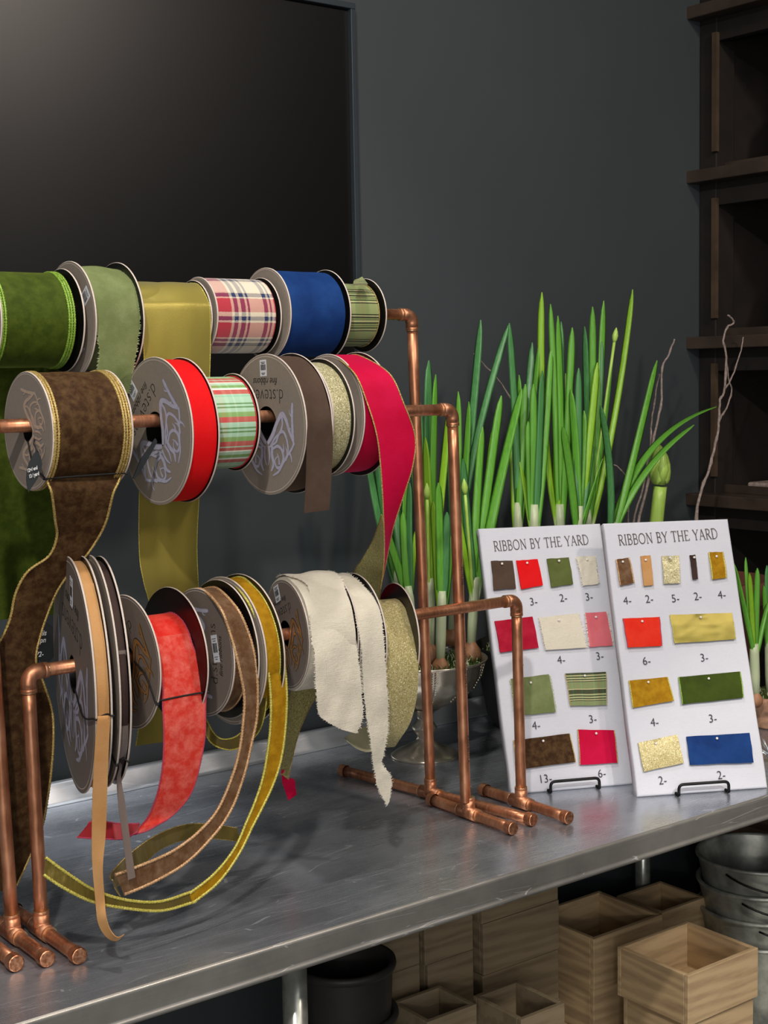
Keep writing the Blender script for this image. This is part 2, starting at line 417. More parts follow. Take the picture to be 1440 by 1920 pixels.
def catmull(pts, n):
    """pts: list of tuples of Vectors; returns interpolated list"""
    out = []; P_ = [pts[0]]+list(pts)+[pts[-1]]
    for i in range(1, len(P_)-2):
        a, b, c, d = P_[i-1], P_[i], P_[i+1], P_[i+2]
        for k in range(n):
            t = k/n; t2 = t*t; t3 = t2*t
            out.append(tuple(.5*((2*b[j])+(-a[j]+c[j])*t+(2*a[j]-5*b[j]+4*c[j]-d[j])*t2+(-a[j]+3*b[j]-3*c[j]+d[j])*t3) for j in range(len(b))))
    out.append(tuple(pts[-1])); return out
def sheet(rows, front, back, th=.0007, nu=8, sub=6, crinkle=0.0, bow=0.0, cfreq=40, mb=None, fray=0.0, frayfreq=1):
    """ribbon surface from (left, right) edge stations; front faces the viewer when stations run downwards"""
    mb = mb or MB(); R = catmull([(V(a), V(b)) for a, b in rows], sub)
    n = len(R); ln = 0.0; fr, bk, uv = [], [], []
    w = sum((b-a).length for a, b in R)/n
    pts = []
    for i, (a, b) in enumerate(R):
        row = []
        for j in range(nu+1):
            row.append(a.lerp(b, j/nu))
        pts.append(row)
    prev = None
    for i in range(n):
        a, b = R[i]
        al = (R[min(i+1, n-1)][0]+R[min(i+1, n-1)][1]-R[max(i-1, 0)][0]-R[max(i-1, 0)][1])
        ac = b-a
        nm = al.cross(ac)
        nm = nm.normalized() if nm.length > 1e-12 else (prev or V((0, -1, 0)))
        prev = nm
        if i: ln += ((R[i][0]+R[i][1])/2-(R[i-1][0]+R[i-1][1])/2).length
        f_, b_, u_ = [], [], []
        for j in range(nu+1):
            p = pts[i][j]; t = j/nu
            off = bow*4*t*(1-t)
            if crinkle: off += crinkle*(noise.noise(V((p.x*cfreq, p.z*cfreq*.7+p.y*5, p.y*cfreq)))) * (.4+.6*4*t*(1-t)+.3)
            q = p+nm*off
            if fray and j in (0, nu): q = q+(ac.normalized()*(random.uniform(-fray, fray)))
            f_.append(q+nm*th/2); b_.append(q-nm*th/2); u_.append((t*w, ln))
        fr.append(f_); bk.append(b_); uv.append(u_)
    mb.grid(fr, front, uv, flip=False); mb.grid(bk, back, uv, flip=True)
    for j in (0, nu):
        mb.grid([[fr[i][j], bk[i][j]] for i in range(n)], front, flip=(j != 0))
    for i in (0, n-1): mb.grid([fr[i], bk[i]], front, flip=(i == 0))
    mb.edges = ([r[0] for r in fr], [r[-1] for r in fr])
    return mb
def edging(sh, mat, r=.0013, inset=0.0, sides=(0, 1), n=6):
    mb = MB()
    for k in sides:
        path = sh.edges[k]
        # denser, beaded path
        dense = []
        for i in range(len(path)-1):
            m_ = max(1, int((path[i+1]-path[i]).length/.0016))
            for q in range(m_): dense.append(path[i].lerp(path[i+1], q/m_))
        dense.append(path[-1])
        rads = [r*(1.0+(.28 if i % 2 else -.1)) for i in range(len(dense))]
        mb.tube(dense, rads, mat, n)
    return mb
def fringe(path, outv, mat, ln=.004, dens=900, mb=None):
    """loose threads along a frayed edge"""
    mb = mb or MB()
    for i in range(len(path)-1):
        a, b = path[i], path[i+1]
        for k in range(max(1, int((b-a).length*dens))):
            p = a.lerp(b, random.random()); o = outv if not callable(outv) else outv(i)
            d = (o+V((random.uniform(-.6, .6), random.uniform(-.6, .6), random.uniform(-.7, .7)))).normalized()
            l_ = ln*random.uniform(.3, 1.1); q = p+d*l_; s_ = (b-a).normalized()*.00028
            m_ = p.lerp(q, .5)+V((random.uniform(-1, 1), random.uniform(-1, 1), random.uniform(-1, 1)))*l_*.15
            c = len(mb.v); mb.v += [p-s_, p+s_, m_+s_, m_-s_, q]
            mb.face((c, c+1, c+2, c+3), mat); mb.face((c+3, c+2, c+4), mat)
    return mb
def text_mb(txt, size, mat, thick=0.0, sx=1.0, depth=.00015, align='CENTER', shear=0.0, spacing=1.0):
    cu = bpy.data.curves.new('t', 'FONT'); cu.body = txt; cu.size = size; cu.align_x = align
    cu.extrude = depth/2; cu.offset = thick; cu.resolution_u = 3; cu.shear = shear; cu.space_character = spacing
    o = bpy.data.objects.new('t', cu); COL.objects.link(o)
    dg = bpy.context.evaluated_depsgraph_get(); dg.update()
    me = bpy.data.meshes.new_from_object(o.evaluated_get(dg))
    mb = MB(); mb.v = [V((v.co.x*sx, v.co.y, v.co.z)) for v in me.vertices]
    for p in me.polygons: mb.face(list(p.vertices), mat, None, False)
    bpy.data.objects.remove(o); bpy.data.curves.remove(cu); bpy.data.meshes.remove(me)
    return mb
# serif stroke letters: polylines with pen width, in a unit-high cell
def arc(cx, cy, rx, ry, a0, a1, n=10): return [(cx+rx*cos(radians(a0+(a1-a0)*i/n)), cy+ry*sin(radians(a0+(a1-a0)*i/n))) for i in range(n+1)]
TK, TN = .10, .056
LET = {
 'R': (.66, [([(.14, 0), (.14, 1)], TK), ([(.14, .98)]+arc(.3, .74, .22, .24, 90, -90)+[(.14, .5)], TN*1.3), ([(.3, .5), (.62, .02)], TK), ([(.03, .02), (.27, .02)], TN), ([(.03, .98), (.2, .98)], TN), ([(.55, .02), (.7, .02)], TN)]),
 'I': (.30, [([(.15, 0), (.15, 1)], TK), ([(.04, .02), (.26, .02)], TN), ([(.04, .98), (.26, .98)], TN)]),
 'B': (.62, [([(.14, 0), (.14, 1)], TK), ([(.03, .98)]+arc(.3, .755, .2, .225, 90, -90)+[(.14, .53)], TN*1.3), ([(.14, .53)]+arc(.32, .275, .24, .255, 90, -90)+[(.03, .02)], TN*1.3)]),
 'O': (.86, [(arc(.43, .5, .36, .48, 0, 360, 28), TN*1.5)]),
 'N': (.80, [([(.14, 0), (.14, 1)], TN), ([(.14, .98), (.66, .02)], TK), ([(.66, 0), (.66, 1)], TN), ([(.03, .98), (.2, .98)], TN), ([(.04, .02), (.25, .02)], TN), ([(.55, .98), (.77, .98)], TN)]),
 'Y': (.70, [([(.08, .98), (.36, .48)], TK), ([(.64, .98), (.36, .48)], TN), ([(.36, .48), (.36, 0)], TK), ([(.0, .98), (.18, .98)], TN), ([(.55, .98), (.72, .98)], TN), ([(.25, .02), (.47, .02)], TN)]),
 'T': (.66, [([(.33, 0), (.33, 1)], TK), ([(.03, .97), (.63, .97)], TN*1.2), ([(.04, .98), (.03, .82)], TN), ([(.62, .98), (.63, .82)], TN), ([(.21, .02), (.45, .02)], TN)]),
 'H': (.80, [([(.15, 0), (.15, 1)], TK), ([(.65, 0), (.65, 1)], TK), ([(.15, .52), (.65, .52)], TN), ([(.04, .98), (.26, .98)], TN), ([(.04, .02), (.26, .02)], TN), ([(.54, .98), (.76, .98)], TN), ([(.54, .02), (.76, .02)], TN)]),
 'E': (.60, [([(.14, 0), (.14, 1)], TK), ([(.03, .97), (.54, .97)], TN), ([(.53, .98), (.54, .82)], TN), ([(.14, .52), (.44, .52)], TN), ([(.03, .03), (.57, .03)], TN), ([(.56, .02), (.57, .2)], TN)]),
 'A': (.74, [([(.08, 0), (.37, 1)], TN), ([(.37, 1), (.66, 0)], TK), ([(.18, .35), (.55, .35)], TN), ([(.0, .02), (.18, .02)], TN), ([(.56, .02), (.75, .02)], TN)]),
 'D': (.78, [([(.14, 0), (.14, 1)], TK), ([(.03, .98), (.3, .98)]+arc(.3, .5, .4, .48, 90, -90, 16)+[(.03, .02)], TN*1.3)]),
 ' ': (.34, [])}
def stroke2d(mb, pts, w, mat, z=0.0, h=.00015):
    n = len(pts); L, R_ = [], []
    for i in range(n):
        a = pts[max(0, i-1)]; b = pts[min(n-1, i+1)]
        dx, dy = b[0]-a[0], b[1]-a[1]; l_ = sqrt(dx*dx+dy*dy) or 1
        ww = w[i] if isinstance(w, (list, tuple)) else w
        nx, ny = -dy/l_*ww/2, dx/l_*ww/2
        L.append(V((pts[i][0]+nx, pts[i][1]+ny, z+h))); R_.append(V((pts[i][0]-nx, pts[i][1]-ny, z+h)))
    mb.grid([[R_[i], L[i]] for i in range(n)], mat, flip=False, smooth=False)
def serif(txt, size, mat):
    mb = MB(); x = 0.0
    wid = sum(LET[c][0]+.05 for c in txt)-.05
    for c in txt:
        w, st = LET[c]
        for q_, (pts, pen) in enumerate(st):
            stroke2d(mb, [((x+p[0]-wid/2)*size, p[1]*size) for p in pts], pen*size, mat, 0, .00015+q_*.00002)
        x += w+.05
    return mb
def frame_on(origin, u, v, n):
    return Matrix(((u.x, v.x, n.x, origin.x), (u.y, v.y, n.y, origin.y), (u.z, v.z, n.z, origin.z), (0, 0, 0, 1)))
# ------------------------------------------------------------------ copper pipe parts
PR = .00795
def elbow_path(c, a, b, r=.014, n=8):
    """quarter bend around corner c between unit directions a (coming from) and b (going to)"""
    c = V(c); a = V(a); b = V(b); o = c+a*r+b*r
    return [o-b*r*cos(t)-a*r*sin(t) for t in [pi/2*i/n for i in range(n+1)]]
def pipe_mb(p0, p1, mat=None, r=PR, seg=6):
    mb = MB(); p0 = V(p0); p1 = V(p1)
    mb.tube([p0.lerp(p1, i/seg) for i in range(seg+1)], r, mat or M['copper'], 20); return mb
def collar(mb, p, d, r, l_=.004):
    p = V(p); d = V(d).normalized()
    mb.tube([p-d*l_/2, p-d*l_*.3, p+d*l_*.3, p+d*l_/2], [r*.93, r*.955, r*.955, r*.93], M['copper'], 20)
    mb.tube([p+d*l_*.5, p+d*(l_*.5+.0008)], r*.95, M['solder'], 20)
def rack(name, label, xl, xr, Y, zb, xl2, xr2, footY, footX=None, caps=True, printed=False):
    """xl/xr: posts at the table, xl2/xr2: posts at the crossbar"""
    t = thing(name, label, 'rack', ((xl+xr)/2, Y, .9), 0, 'copper pipe ribbon racks on the steel table')
    zf = .9101; er = .0100
    A = V((xl, Y, zf)); B = V((xr, Y, zf)); C = V((xl2, Y, zb)); D = V((xr2, Y, zb))
    dl = (C-A).normalized(); dr = (D-B).normalized(); ux = V((1, 0, 0))
    pipe_mb(C+ux*.022, D-ux*.022, seg=10).build('crossbar', t)
    pl = pipe_mb(A+dl*.018, C-dl*.022, seg=12).build('post', t)
    pr_ = pipe_mb(B+dr*.018, D-dr*.022, seg=12)
    if printed:   # tiny maker's lettering running along the pipe
        for k, (z0, tx) in enumerate(((.62, 'ASTM B88'), (.42, 'COPPER TUBE TYPE L'), (.20, 'MADE IN U.S.A.'))):
            tm = text_mb(tx, .0062, M['ink'], 0, 1, .0001, 'LEFT')
            q = B.lerp(D, z0)
            nrm = (V((CAM.x, CAM.y, 0))-V((q.x, q.y, 0))).normalized(); side = nrm.cross(dr)
            a = radians(38); nn = (nrm*cos(a)+side*-sin(a)).normalized() if side.dot(CR) < 0 else (nrm*cos(a)+side*sin(a)).normalized()
            v_ = nn.cross(-dr)
            # wrap the strip on the pipe
            mm = frame_on(q+nn*(PR+.0001), -dr, nn.cross(-dr), nn)
            pr_.merge(tm.xf(mm))
    pr_.build('post', t)
    for P_, d, sgn in ((C, dl, 1), (D, dr, -1)):
        mb = MB(); path = elbow_path(P_, ux*sgn, -d, .0125)
        mb.tube([P_+ux*sgn*.021]+path+[P_-d*.021], er*.93, M['copper'], 20)
        collar(mb, P_+ux*sgn*.021, ux*sgn, er); collar(mb, P_-d*.021, -d, er)
        mb.build('elbow', t)
    for k, (P_, d) in enumerate(((A, dl), (B, dr))):
        y0, y1 = footY
        x0, x1 = (P_.x, P_.x) if footX is None or k == 0 else footX
        a = V((x0, y0, zf)); b = V((x1, y1, zf)); fd = (b-a).normalized()
        tc = a+fd*((Y-y0)/fd.y)
        mb = pipe_mb(a+fd*.006, b-fd*.006, seg=8); mb.build('foot', t)
        mb = MB(); mb.tube([tc-fd*.019, tc+fd*.019], er*.98, M['copper'], 20)
        mb.tube([tc, tc+d*.02], er*.95, M['copper'], 20)
        mb.tube([tc, tc+d*.006, tc+d*.010], [er*1.04, er*1.0, er*.95], M['copper'], 20)
        collar(mb, tc-fd*.019, -fd, er); collar(mb, tc+fd*.019, fd, er); collar(mb, tc+d*.021, d, er)
        mb.build('tee', t)
        for e, dd in ((a, -fd), (b, fd)):
            mb = MB()
            mb.tube([e-dd*.012, e-dd*.002], er*.97, M['copper'], 20, caps=False)
            mb.tube([e-dd*.002, e-dd*.0004, e], [er*.97, er*.93, er*.80], M['copper_end'], 20)
            mb.build('end_cap', t)
    return t
# ------------------------------------------------------------------ the room
mb = MB(); mb.box((1.0, 2.09, 1.6), (5.2, .06, 3.2), M['wall']); struct(mb.build('wall_back', loc=(1, 2.09, 0)))
mb = MB(); mb.box((3.03, .2, 1.6), (.06, 3.8, 3.2), M['wall']); struct(mb.build('wall_right', loc=(3, .2, 0)))
mb = MB(); mb.box((.8, .2, -.03), (5.2, 4.4, .06), M['floor']); struct(mb.build('floor', loc=(.8, .2, 0)))
# television (wall-hung, upper left)
t = thing('television', 'large black flat screen with thin grey frame hung on the dark wall', 'television', (.88, 2.055, 1.48))
x0, x1, z0, z1 = .16, 1.509, 1.46, 2.195
mb = MB(); mb.box(((x0+x1)/2, 2.052, (z0+z1)/2), (x1-x0-.012, .012, z1-z0-.012), M['tv_panel']); mb.build('screen', t)
mb = MB()
for a, b in (((x0, z0), (x1, z0+.010)), ((x0, z1-.010), (x1, z1)), ((x0, z0+.010), (x0+.010, z1-.010)), ((x1-.010, z0+.010), (x1, z1-.010))):
    mb.box(((a[0]+b[0])/2, 2.048, (a[1]+b[1])/2), (b[0]-a[0], .024, b[1]-a[1]), M['tv_frame'])
mb.build('frame', t, .001)
# ------------------------------------------------------------------ steel work table
t = thing('steel_work_table', 'stainless steel work table with scratched top and low backsplash', 'table', (.9, 1.68, 0))
TX0, TX1, TY0, TY1 = -.05, 2.30, 1.337, 2.03
mb = MB()
# worktop with rolled front edge and return lip
prof = [(TY1-.022, .9), (TY1-.024, .9), (TY0+.0055, .9), (TY0+.0035, .9), (TY0+.0018, .8994), (TY0+.0005, .8980), (TY0, .8962), (TY0, .8945), (TY0, .8710), (TY0, .8690), (TY0-.0016, .8675), (TY0-.0024, .865), (TY0-.0016, .8625), (TY0+.001, .861), (TY0+.008, .858), (TY0+.02, .858)]
def ext_x(prof, x0, x1, mat, n=1):
    return [[V((x0+(x1-x0)*k/n, p[0], p[1])) for p in prof] for k in range(n+1)]
mb.grid(ext_x(prof[:4], TX0, TX1, None), M['steel'], flip=True, smooth=True)
mb.grid(ext_x(prof[3:], TX0, TX1, None), M['steel_edge'], flip=True, smooth=True)
mb.box(((TX0+TX1)/2, (TY0+TY1)/2+.01, .868), (TX1-TX0-.004, TY1-TY0-.03, .030), M['steel_edge'])
mb.box((TX1-.002, (TY0+TY1)/2, .880), (.004, TY1-TY0-.01, .0385), M['steel_edge'])
mb.build('worktop', t)
mb = MB()
mb.grid(ext_x([(TY1-.024, .9005), (TY1-.020, .9015), (TY1-.018, .9035), (TY1-.0172, .905), (TY1-.0025, .9275), (TY1-.0018, .9286), (TY1+.0, .9296), (TY1+.002, .9298), (TY1+.010, .9298), (TY1+.012, .927), (TY1+.012, .86)], TX0, TX1, None), M['steel_splash'], flip=False)
mb.build('backsplash', t)
for (x, y) in ((.9156, 1.40), (.9156, 1.97), (2.14, 1.95), (2.14, 1.40), (.0, 1.97)):
    mb = MB(); mb.tube([(x, y, .86), (x, y, .05)], .0155, M['tube'], 24); mb.tube([(x, y, .86), (x, y, .845)], .024, M['tube'], 24); mb.tube([(x, y, .05), (x, y, .0)], .02, M['black_plastic'], 16); mb.build('leg', t)
mb = MB(); mb.box((1.07, 1.69, .26), (2.20, .60, .03), M['galv']); mb.build('undershelf', t, .004)
# ------------------------------------------------------------------ copper racks
rack('copper_ribbon_rack', 'low copper pipe rack standing in front, holding the bottom row of ribbon', .651, 1.4164, 1.533, 1.2175, .6469, 1.4101, (1.6226, 1.4315))
rack('copper_ribbon_rack', 'medium copper pipe rack with printed right post, holding the middle row of ribbon', .620, 1.3176, 1.545, 1.5015, .604, 1.3016, (1.6363, 1.448), (1.3236, 1.3226), printed=True)
rack('copper_ribbon_rack', 'tallest copper pipe rack at the back, holding the top row of ribbon', .588, 1.3430, 1.6577, 1.640, .572, 1.3207, (1.8537, 1.4584), (1.3142, 1.3716))
# ------------------------------------------------------------------ ribbon spools
ART = [
 ([(.02, -.27), (.16, -.14), (.27, .02), (.40, .15), (.50, .08), (.58, -.08), (.68, -.24)], [.04, .055, .05, .06, .05, .045, .03]),
 ([(.68, -.26), (.665, -.1), (.66, .08), (.665, .22), (.675, .31)], [.03, .045, .04, .045, .03]),
 ([(.40, .14), (.41, .0), (.33, -.12), (.2, -.2), (.08, -.32)], [.03, .03, .035, .03, .02]),
 ([(.10, -.30), (.24, -.24), (.33, -.12), (.44, -.10), (.52, -.22), (.54, -.38), (.48, -.50)], [.02, .03, .03, .035, .03, .03, .015]),
 ([(.12, -.36), (.26, -.30), (.37, -.34), (.42, -.46), (.35, -.58), (.24, -.60), (.2, -.50), (.28, -.44)], [.02, .035, .035, .04, .035, .03, .02, .012]),
 ([(.70, -.24), (.62, -.34), (.50, -.44), (.38, -.56), (.28, -.66), (.14, -.72)], [.035, .03, .03, .035, .03, .015]),
 ([(.40, -.42), (.43, -.34), (.42, -.26)], [.035, .025, .008]), ([(.31, -.56), (.30, -.47), (.26, -.40)], [.035, .022, .008]),
 ([(.52, -.44), (.51, -.36), (.47, -.30)], [.03, .02, .008]), ([(.58, -.38), (.62, -.46), (.62, -.52)], [.03, .02, .008]),
 ([(.64, .12), (.60, .17), (.60, .22)], [.02, .015, .006]), ([(.62, -.06), (.56, -.02), (.54, .05)], [.02, .02, .006]),
 ([(.14, -.30), (.13, -.42), (.16, -.55), (.10, -.66)], [.04, .05, .045, .02]), ([(.05, -.30), (.06, -.46), (.02, -.58)], [.03, .03, .012])]
def smooth2(pts, ws, n=5):
    r = catmull([(V((p[0], p[1], 0)), V((w, 0, 0))) for p, w in zip(pts, ws)], n)
    return [(a.x, a.y) for a, b in r], [b.x for a, b in r]
def printed(R, rot, col, dark, text=True, spool_hole=.02):
    mb = MB()
    kz = 0
    for mir in (1, -1):
        for pts, ws in ART:
            kz += 1
            P2, W2 = smooth2([(p[0]*mir, p[1]) for p in pts], ws)
            P2 = [(x*R, y*R) for x, y in P2]
            stroke2d(mb, P2, [w*R*1.75 for w in W2], dark, 0, .00008+kz*.000008)
            stroke2d(mb, P2, [w*R*1.25 for w in W2], col, 0, .00034+kz*.000008)
    if text:
        a = text_mb('d.stevens', R*.30, M['ink'], -R*.006, .86, .0001, 'CENTER'); a.xf(Matrix.Rotation(pi, 4, 'Z')); a.xf(Matrix.Translation((-R*.02, R*.50, .0002)))
        b = text_mb('fine ribbons', R*.145, M['ink'], 0, .9, .0001, 'CENTER', .3); b.xf(Matrix.Rotation(pi, 4, 'Z')); b.xf(Matrix.Translation((0, R*.66, .0002)))
        mb.merge(a); mb.merge(b)
    return mb.xf(Matrix.Rotation(radians(rot), 4, 'Z'))
def sticker(R, rot, w=.017, h=.022, pos=.80, tw=0):
    mb = MB(); mb.box((0, 0, .0002), (w, h, .0003), M['white_paper'])
    x = -w*.36; random.seed(int(R*1e5)+rot)
    while x < w*.36:
        b = random.choice((.0004, .0007, .001)); mb.box((x+b/2, .001, .00045), (b, h*.34, .0001), M['ink']); x += b+random.choice((.0004, .0006))
    for yy, ww in ((-h*.30, .6), (-h*.38, .4), (h*.36, .7), (h*.28, .5)): mb.box((0, yy, .00045), (w*ww, .0008, .0001), M['ink'])
    mb.xf(Matrix.Rotation(radians(tw), 4, 'Z')); mb.xf(Matrix.Translation((-.02*R, R*pos, 0)))
    return mb.xf(Matrix.Rotation(radians(rot), 4, 'Z'))
FT = .0022
def flange(x, R, rh, side, outer, inner, extra=None):
    """card disc at local x; side -1 = printed face looks to -x"""
    mb = MB(); n = 96
    xs = (x-FT/2, x+FT/2)
    ang = [2*pi*k/n for k in range(n)]
    def ring(r, xx): return [V((xx, -r*cos(a), r*sin(a))) for a in ang]
    mo, mi = (outer, inner) if side < 0 else (inner, outer)
    e = .0005
    mb.grid([ring(rh, xs[0]), ring(R*.93, xs[0]), ring(R-e, xs[0])], mo, close=True, flip=True, smooth=False)
    # pressed groove near the rim
    mb.grid([ring(R*.955, xs[0]-.0003), ring(R*.965, xs[0]-.0003)], M['rim'] if side < 0 else mo, close=True, flip=True)
    mb.grid([ring(R-e, xs[0]), ring(R, xs[0]+e), ring(R, xs[1]-e), ring(R-e, xs[1])], M['rim'], close=True, flip=True)
    mb.grid([ring(R-e, xs[1]), ring(rh, xs[1]), ring(rh, xs[0])], mi, close=True, flip=True, smooth=False)
    return mb
def on_face(x): return frame_on(V((x-FT/2, 0, 0)), V((0, -1, 0)), V((0, 0, 1)), V((-1, 0, 0)))
class Sp: pass
def spool(label, X0, X1, zc, RL, RR, rr, Y, mat, yaw=0, rh=.016, rot=None, art='lav', stick=None, group=None, inner='black_card', outer='paper',
          edge=None, er=.0012, left=True, right=True, rx0=None, rx1=None, bulge=0.0, text=True, double_edge=False, rroll=None, cat='ribbon spool'):
    s = Sp(); xc = (X0+X1)/2
    t = thing('ribbon_spool', label, cat, (xc, Y, zc), radians(yaw), group); s.t = t; s.Y = Y; s.zc = zc; s.rr = rr; s.R = RL; s.xc = xc; s.yaw = radians(yaw)
    W = parent_world(t); s.W = W; a, b = X0-xc, X1-xc; s.a, s.b = a, b
    def put(mb, name, par=t): mb.xf(W if par is t else W); return mb.build(name, par)
    if left:
        mb = flange(a, RL, rh, -1, M[outer], M[inner])
        if rot is not None:
            cols = {'lav': ('scroll', 'scroll_dark'), 'gold': ('scroll_gold', 'ink'), 'cream': ('scroll_cream', 'scroll_dark')}[art]
            mb.merge(printed(RL, rot, M[cols[0]], M[cols[1]], text).xf(on_face(a)))
        mb.xf(W); f = mb.build('flange', t)
        if stick: put(sticker(RL, *stick).xf(on_face(a)), 'barcode_sticker', f)
    if right:
        mb = flange(b, RR, rh, 1, M['paper'], M[inner]); mb.xf(W); mb.build('flange', t)
    # hub tube
    mb = MB(); n = 48
    def ring(r, x): return [V((x, -r*cos(2*pi*k/n), r*sin(2*pi*k/n))) for k in range(n)]
    mb.grid([ring(rh+.0015, a+FT/2), ring(rh+.0015, b-FT/2)], M['black_card'], close=True, flip=True)
    mb.grid([ring(rh+.0005, a-FT*.4), ring(rh+.0005, b+FT*.4)], M['black_card'], close=True)
    mb.xf(W); mb.build('hub', t)
    # wound ribbon
    r0 = a+FT*.5+.0006 if rx0 is None else rx0-xc; r1 = b-FT*.5-.0006 if rx1 is None else rx1-xc
    s.r0, s.r1 = r0, r1
    n = 128; mb = MB(); rows, uv = [], []
    ins = []
    nx = 10
    for j in range(nx+1):
        x = r0+(r1-r0)*j/nx; row, u = [], []
        for k in range(n+1):
            an = 2*pi*k/n
            q = rr+bulge*noise.noise(V((x*30, cos(an)*2.2, sin(an)*2.2)))-(.0006 if j in (0, nx) else 0)
            row.append(V((x, -q*cos(an), q*sin(an)))); u.append(((x-r0), -an*rr))
        rows.append(row); uv.append(u)
    mb.grid(rows, M[mat], uv, flip=True)
    for rw, fl in ((rows[0], False), (rows[-1], True)):
        c = [V((p.x, p.y*.3, p.z*.3)) for p in rw]
        lay = []
        for q in range(9):
            f_ = .999-(q*.08); lay.append([V((p.x+(.0004 if (q % 2) else 0)*(1 if not fl else -1), p.y*f_, p.z*f_)) for p in rw])
        mb.grid(lay, M[mat], flip=fl)
    mb.xf(W); s.roll = mb.build('ribbon_roll', t)
    if edge:
        N = max(60, int(2*pi*rr/.0032))*2
        xs = [r0+er*.7, r1-er*.7] + ([r1-er*3.0, r1-er*5.2, r0+er*3.0] if double_edge else [])
        for xx in xs:
            mb = MB()
            pth = [V((xx, -(rr+er*.35)*cos(2*pi*k/N), (rr+er*.35)*sin(2*pi*k/N))) for k in range(N)]
            mb.tube(pth, [er*(1.25 if k % 2 else .8) for k in range(N)], M[edge], 6, closed=True)
            mb.xf(W); mb.build('gold_edging' if 'green' not in edge and 'coral' not in edge and 'red' not in edge else 'stitched_edging', s.roll)
    return s
def cyl(s, ang, dr=.0005, x0=None, x1=None):
    """world edge points on the wound ribbon at angle (0 = toward the viewer side, 90 = top)"""
    a = radians(ang); r = s.rr+dr
    r0 = s.r0 if x0 is None else x0; r1 = s.r1 if x1 is None else x1
    return tuple(s.W @ V((x, -r*cos(a), r*sin(a))) for x in (r0, r1))
def px(xl, yl, Yl, xr, yr, Yr=None): return (at(xl, yl, Y=Yl), at(xr, yr, Y=Yl if Yr is None else Yr))
def tail(s, rows, front, back=None, edge=None, er=.0012, name='ribbon_tail', crinkle=.0, bow=0, nu=8, sub=6, th=.0008, fray=0, cfreq=40, sides=(0, 1), fringe_mat=None):
    sh = sheet(rows, M[front], M[back or front], th, nu, sub, crinkle, bow, cfreq, fray=fray)
    o = sh.build(name, s.t)
    if edge: edging(sh, M[edge], er, sides=sides).build('edging', o)
    if fringe_mat:
        f = MB()
        L, R_ = sh.edges
        fringe(L, lambda i: (L[i]-R_[i]).normalized(), M[fringe_mat], .0035, 1200, f); fringe(R_, lambda i: (R_[i]-L[i]).normalized(), M[fringe_mat], .0035, 1200, f)
        f.build('frayed_threads', o)
    return o
def band(s, ang, ang_in=None, hole=.02, r=.0011, rr=None):
    """elastic: from the hole, over the rim, across the ribbon, to the other flange"""
    rr = rr or s.rr+.0015; a = radians(ang); b = radians(ang if ang_in is None else ang_in)
    def p(x, rad, t): return s.W @ V((x, -rad*cos(t), rad*sin(t)))
    pts = [p(s.a-.002, hole, b), p(s.a-.0035, (hole+s.R)*.5, (a+b)/2), p(s.a-.0025, s.R-.002, a), p(s.a, s.R+.0015, a), p(s.a+.004, rr, a), p(s.r1-.003, rr, a+.02), p(s.b, s.R+.0013, a+.02), p(s.b+.0025, s.R*.9, a), p(s.b+.002, hole, b)]
    pts = [q[0] for q in catmull([(q,) for q in pts], 5)]
    mb = MB(); mb.tube(pts, r, M['elastic'], 8); mb.build('elastic_band', s.t)
GT, GM, GB = 'ribbon spools on the top bar', 'ribbon spools on the middle bar', 'ribbon spools on the bottom bar'
ZT, ZM, ZB = 1.625, 1.495, 1.21
# top row
r1 = spool('wide moss green velvet ribbon with stitched edges, leftmost on the top bar', .6616, .7655, 1.6265, .0615, .0640, .058, 1.66, 'v_green', edge='green_edge', er=.0015, group=GT, double_edge=True, rx1=.7560)
r2 = spool('dusty sage green ribbon with frayed edges on a tall card spool, top bar', .7763, .8407, 1.6265, .0735, .0740, .0615, 1.66, 'v_sage', rh=.018, rot=-65, stick=(-62, .017, .026, .72, 8), bulge=.0008, group=GT, text=False)
r3 = spool('wide plain gold satin ribbon, top bar between the sage and the wool plaid', .8500, .9520, 1.631, .0480, .0500, .0460, 1.66, 'gold_satin', edge='yellow_edge', er=.0007, bulge=.0012, group=GT)
r4 = spool('red, cream and navy woollen plaid ribbon on the top bar', .9601, 1.0577, 1.6345, .0512, .0525, .0500, 1.66, 'plaid_wool', group=GT, rx1=1.0510)
r5 = spool('royal blue velvet ribbon on the top bar', 1.0665, 1.1655, 1.638, .0630, .0630, .0590, 1.66, 'v_blue', group=GT, bulge=.0008, rx1=1.1590)
r6 = spool('small green and gold tartan ribbon, rightmost on the top bar', 1.1730, 1.2354, 1.638, .050, .0527, .0446, 1.66, 'plaid_dark', edge='gold_edge', er=.0006, group=GT, bulge=.0012, rx1=1.2290)
# middle row
m1 = spool('wide brown velvet ribbon with gold edges, leftmost on the middle bar', .6647, .7619, 1.4947, .0682, .0690, .0668, 1.543, 'v_brown', rh=.0125, rot=82, art='cream', text=False, edge='gold_edge', er=.0016, double_edge=True, bulge=.0006, group=GM)
m2 = spool('bright red velvet ribbon on a large card spool on the middle bar', .8289, .8647, 1.4885, .0900, .0892, .0868, 1.543, 'v_red', rh=.0240, rot=45, stick=(47, .017, .024, .84, 0), group=GM)
m3 = spool('small red, green and white checked ribbon on the middle bar', .8800, .9392, 1.4957, .0600, .0615, .0574, 1.543, 'plaid_christmas', edge='red_edge', er=.0008, group=GM)
m4 = spool('taupe velvet ribbon on a large card spool with upside-down lettering', .9892, 1.0278, 1.4910, .0905, .0910, .0875, 1.543, 'v_taupe', rh=.0235, rot=0, stick=(2, .015, .021, .80, 0), group=GM)
m5 = spool('narrow champagne glitter ribbon between the taupe and magenta spools', 1.0400, 1.0721, 1.4973, .0765, .0776, .0725, 1.543, 'glit_silver', rh=.02, group=GM)
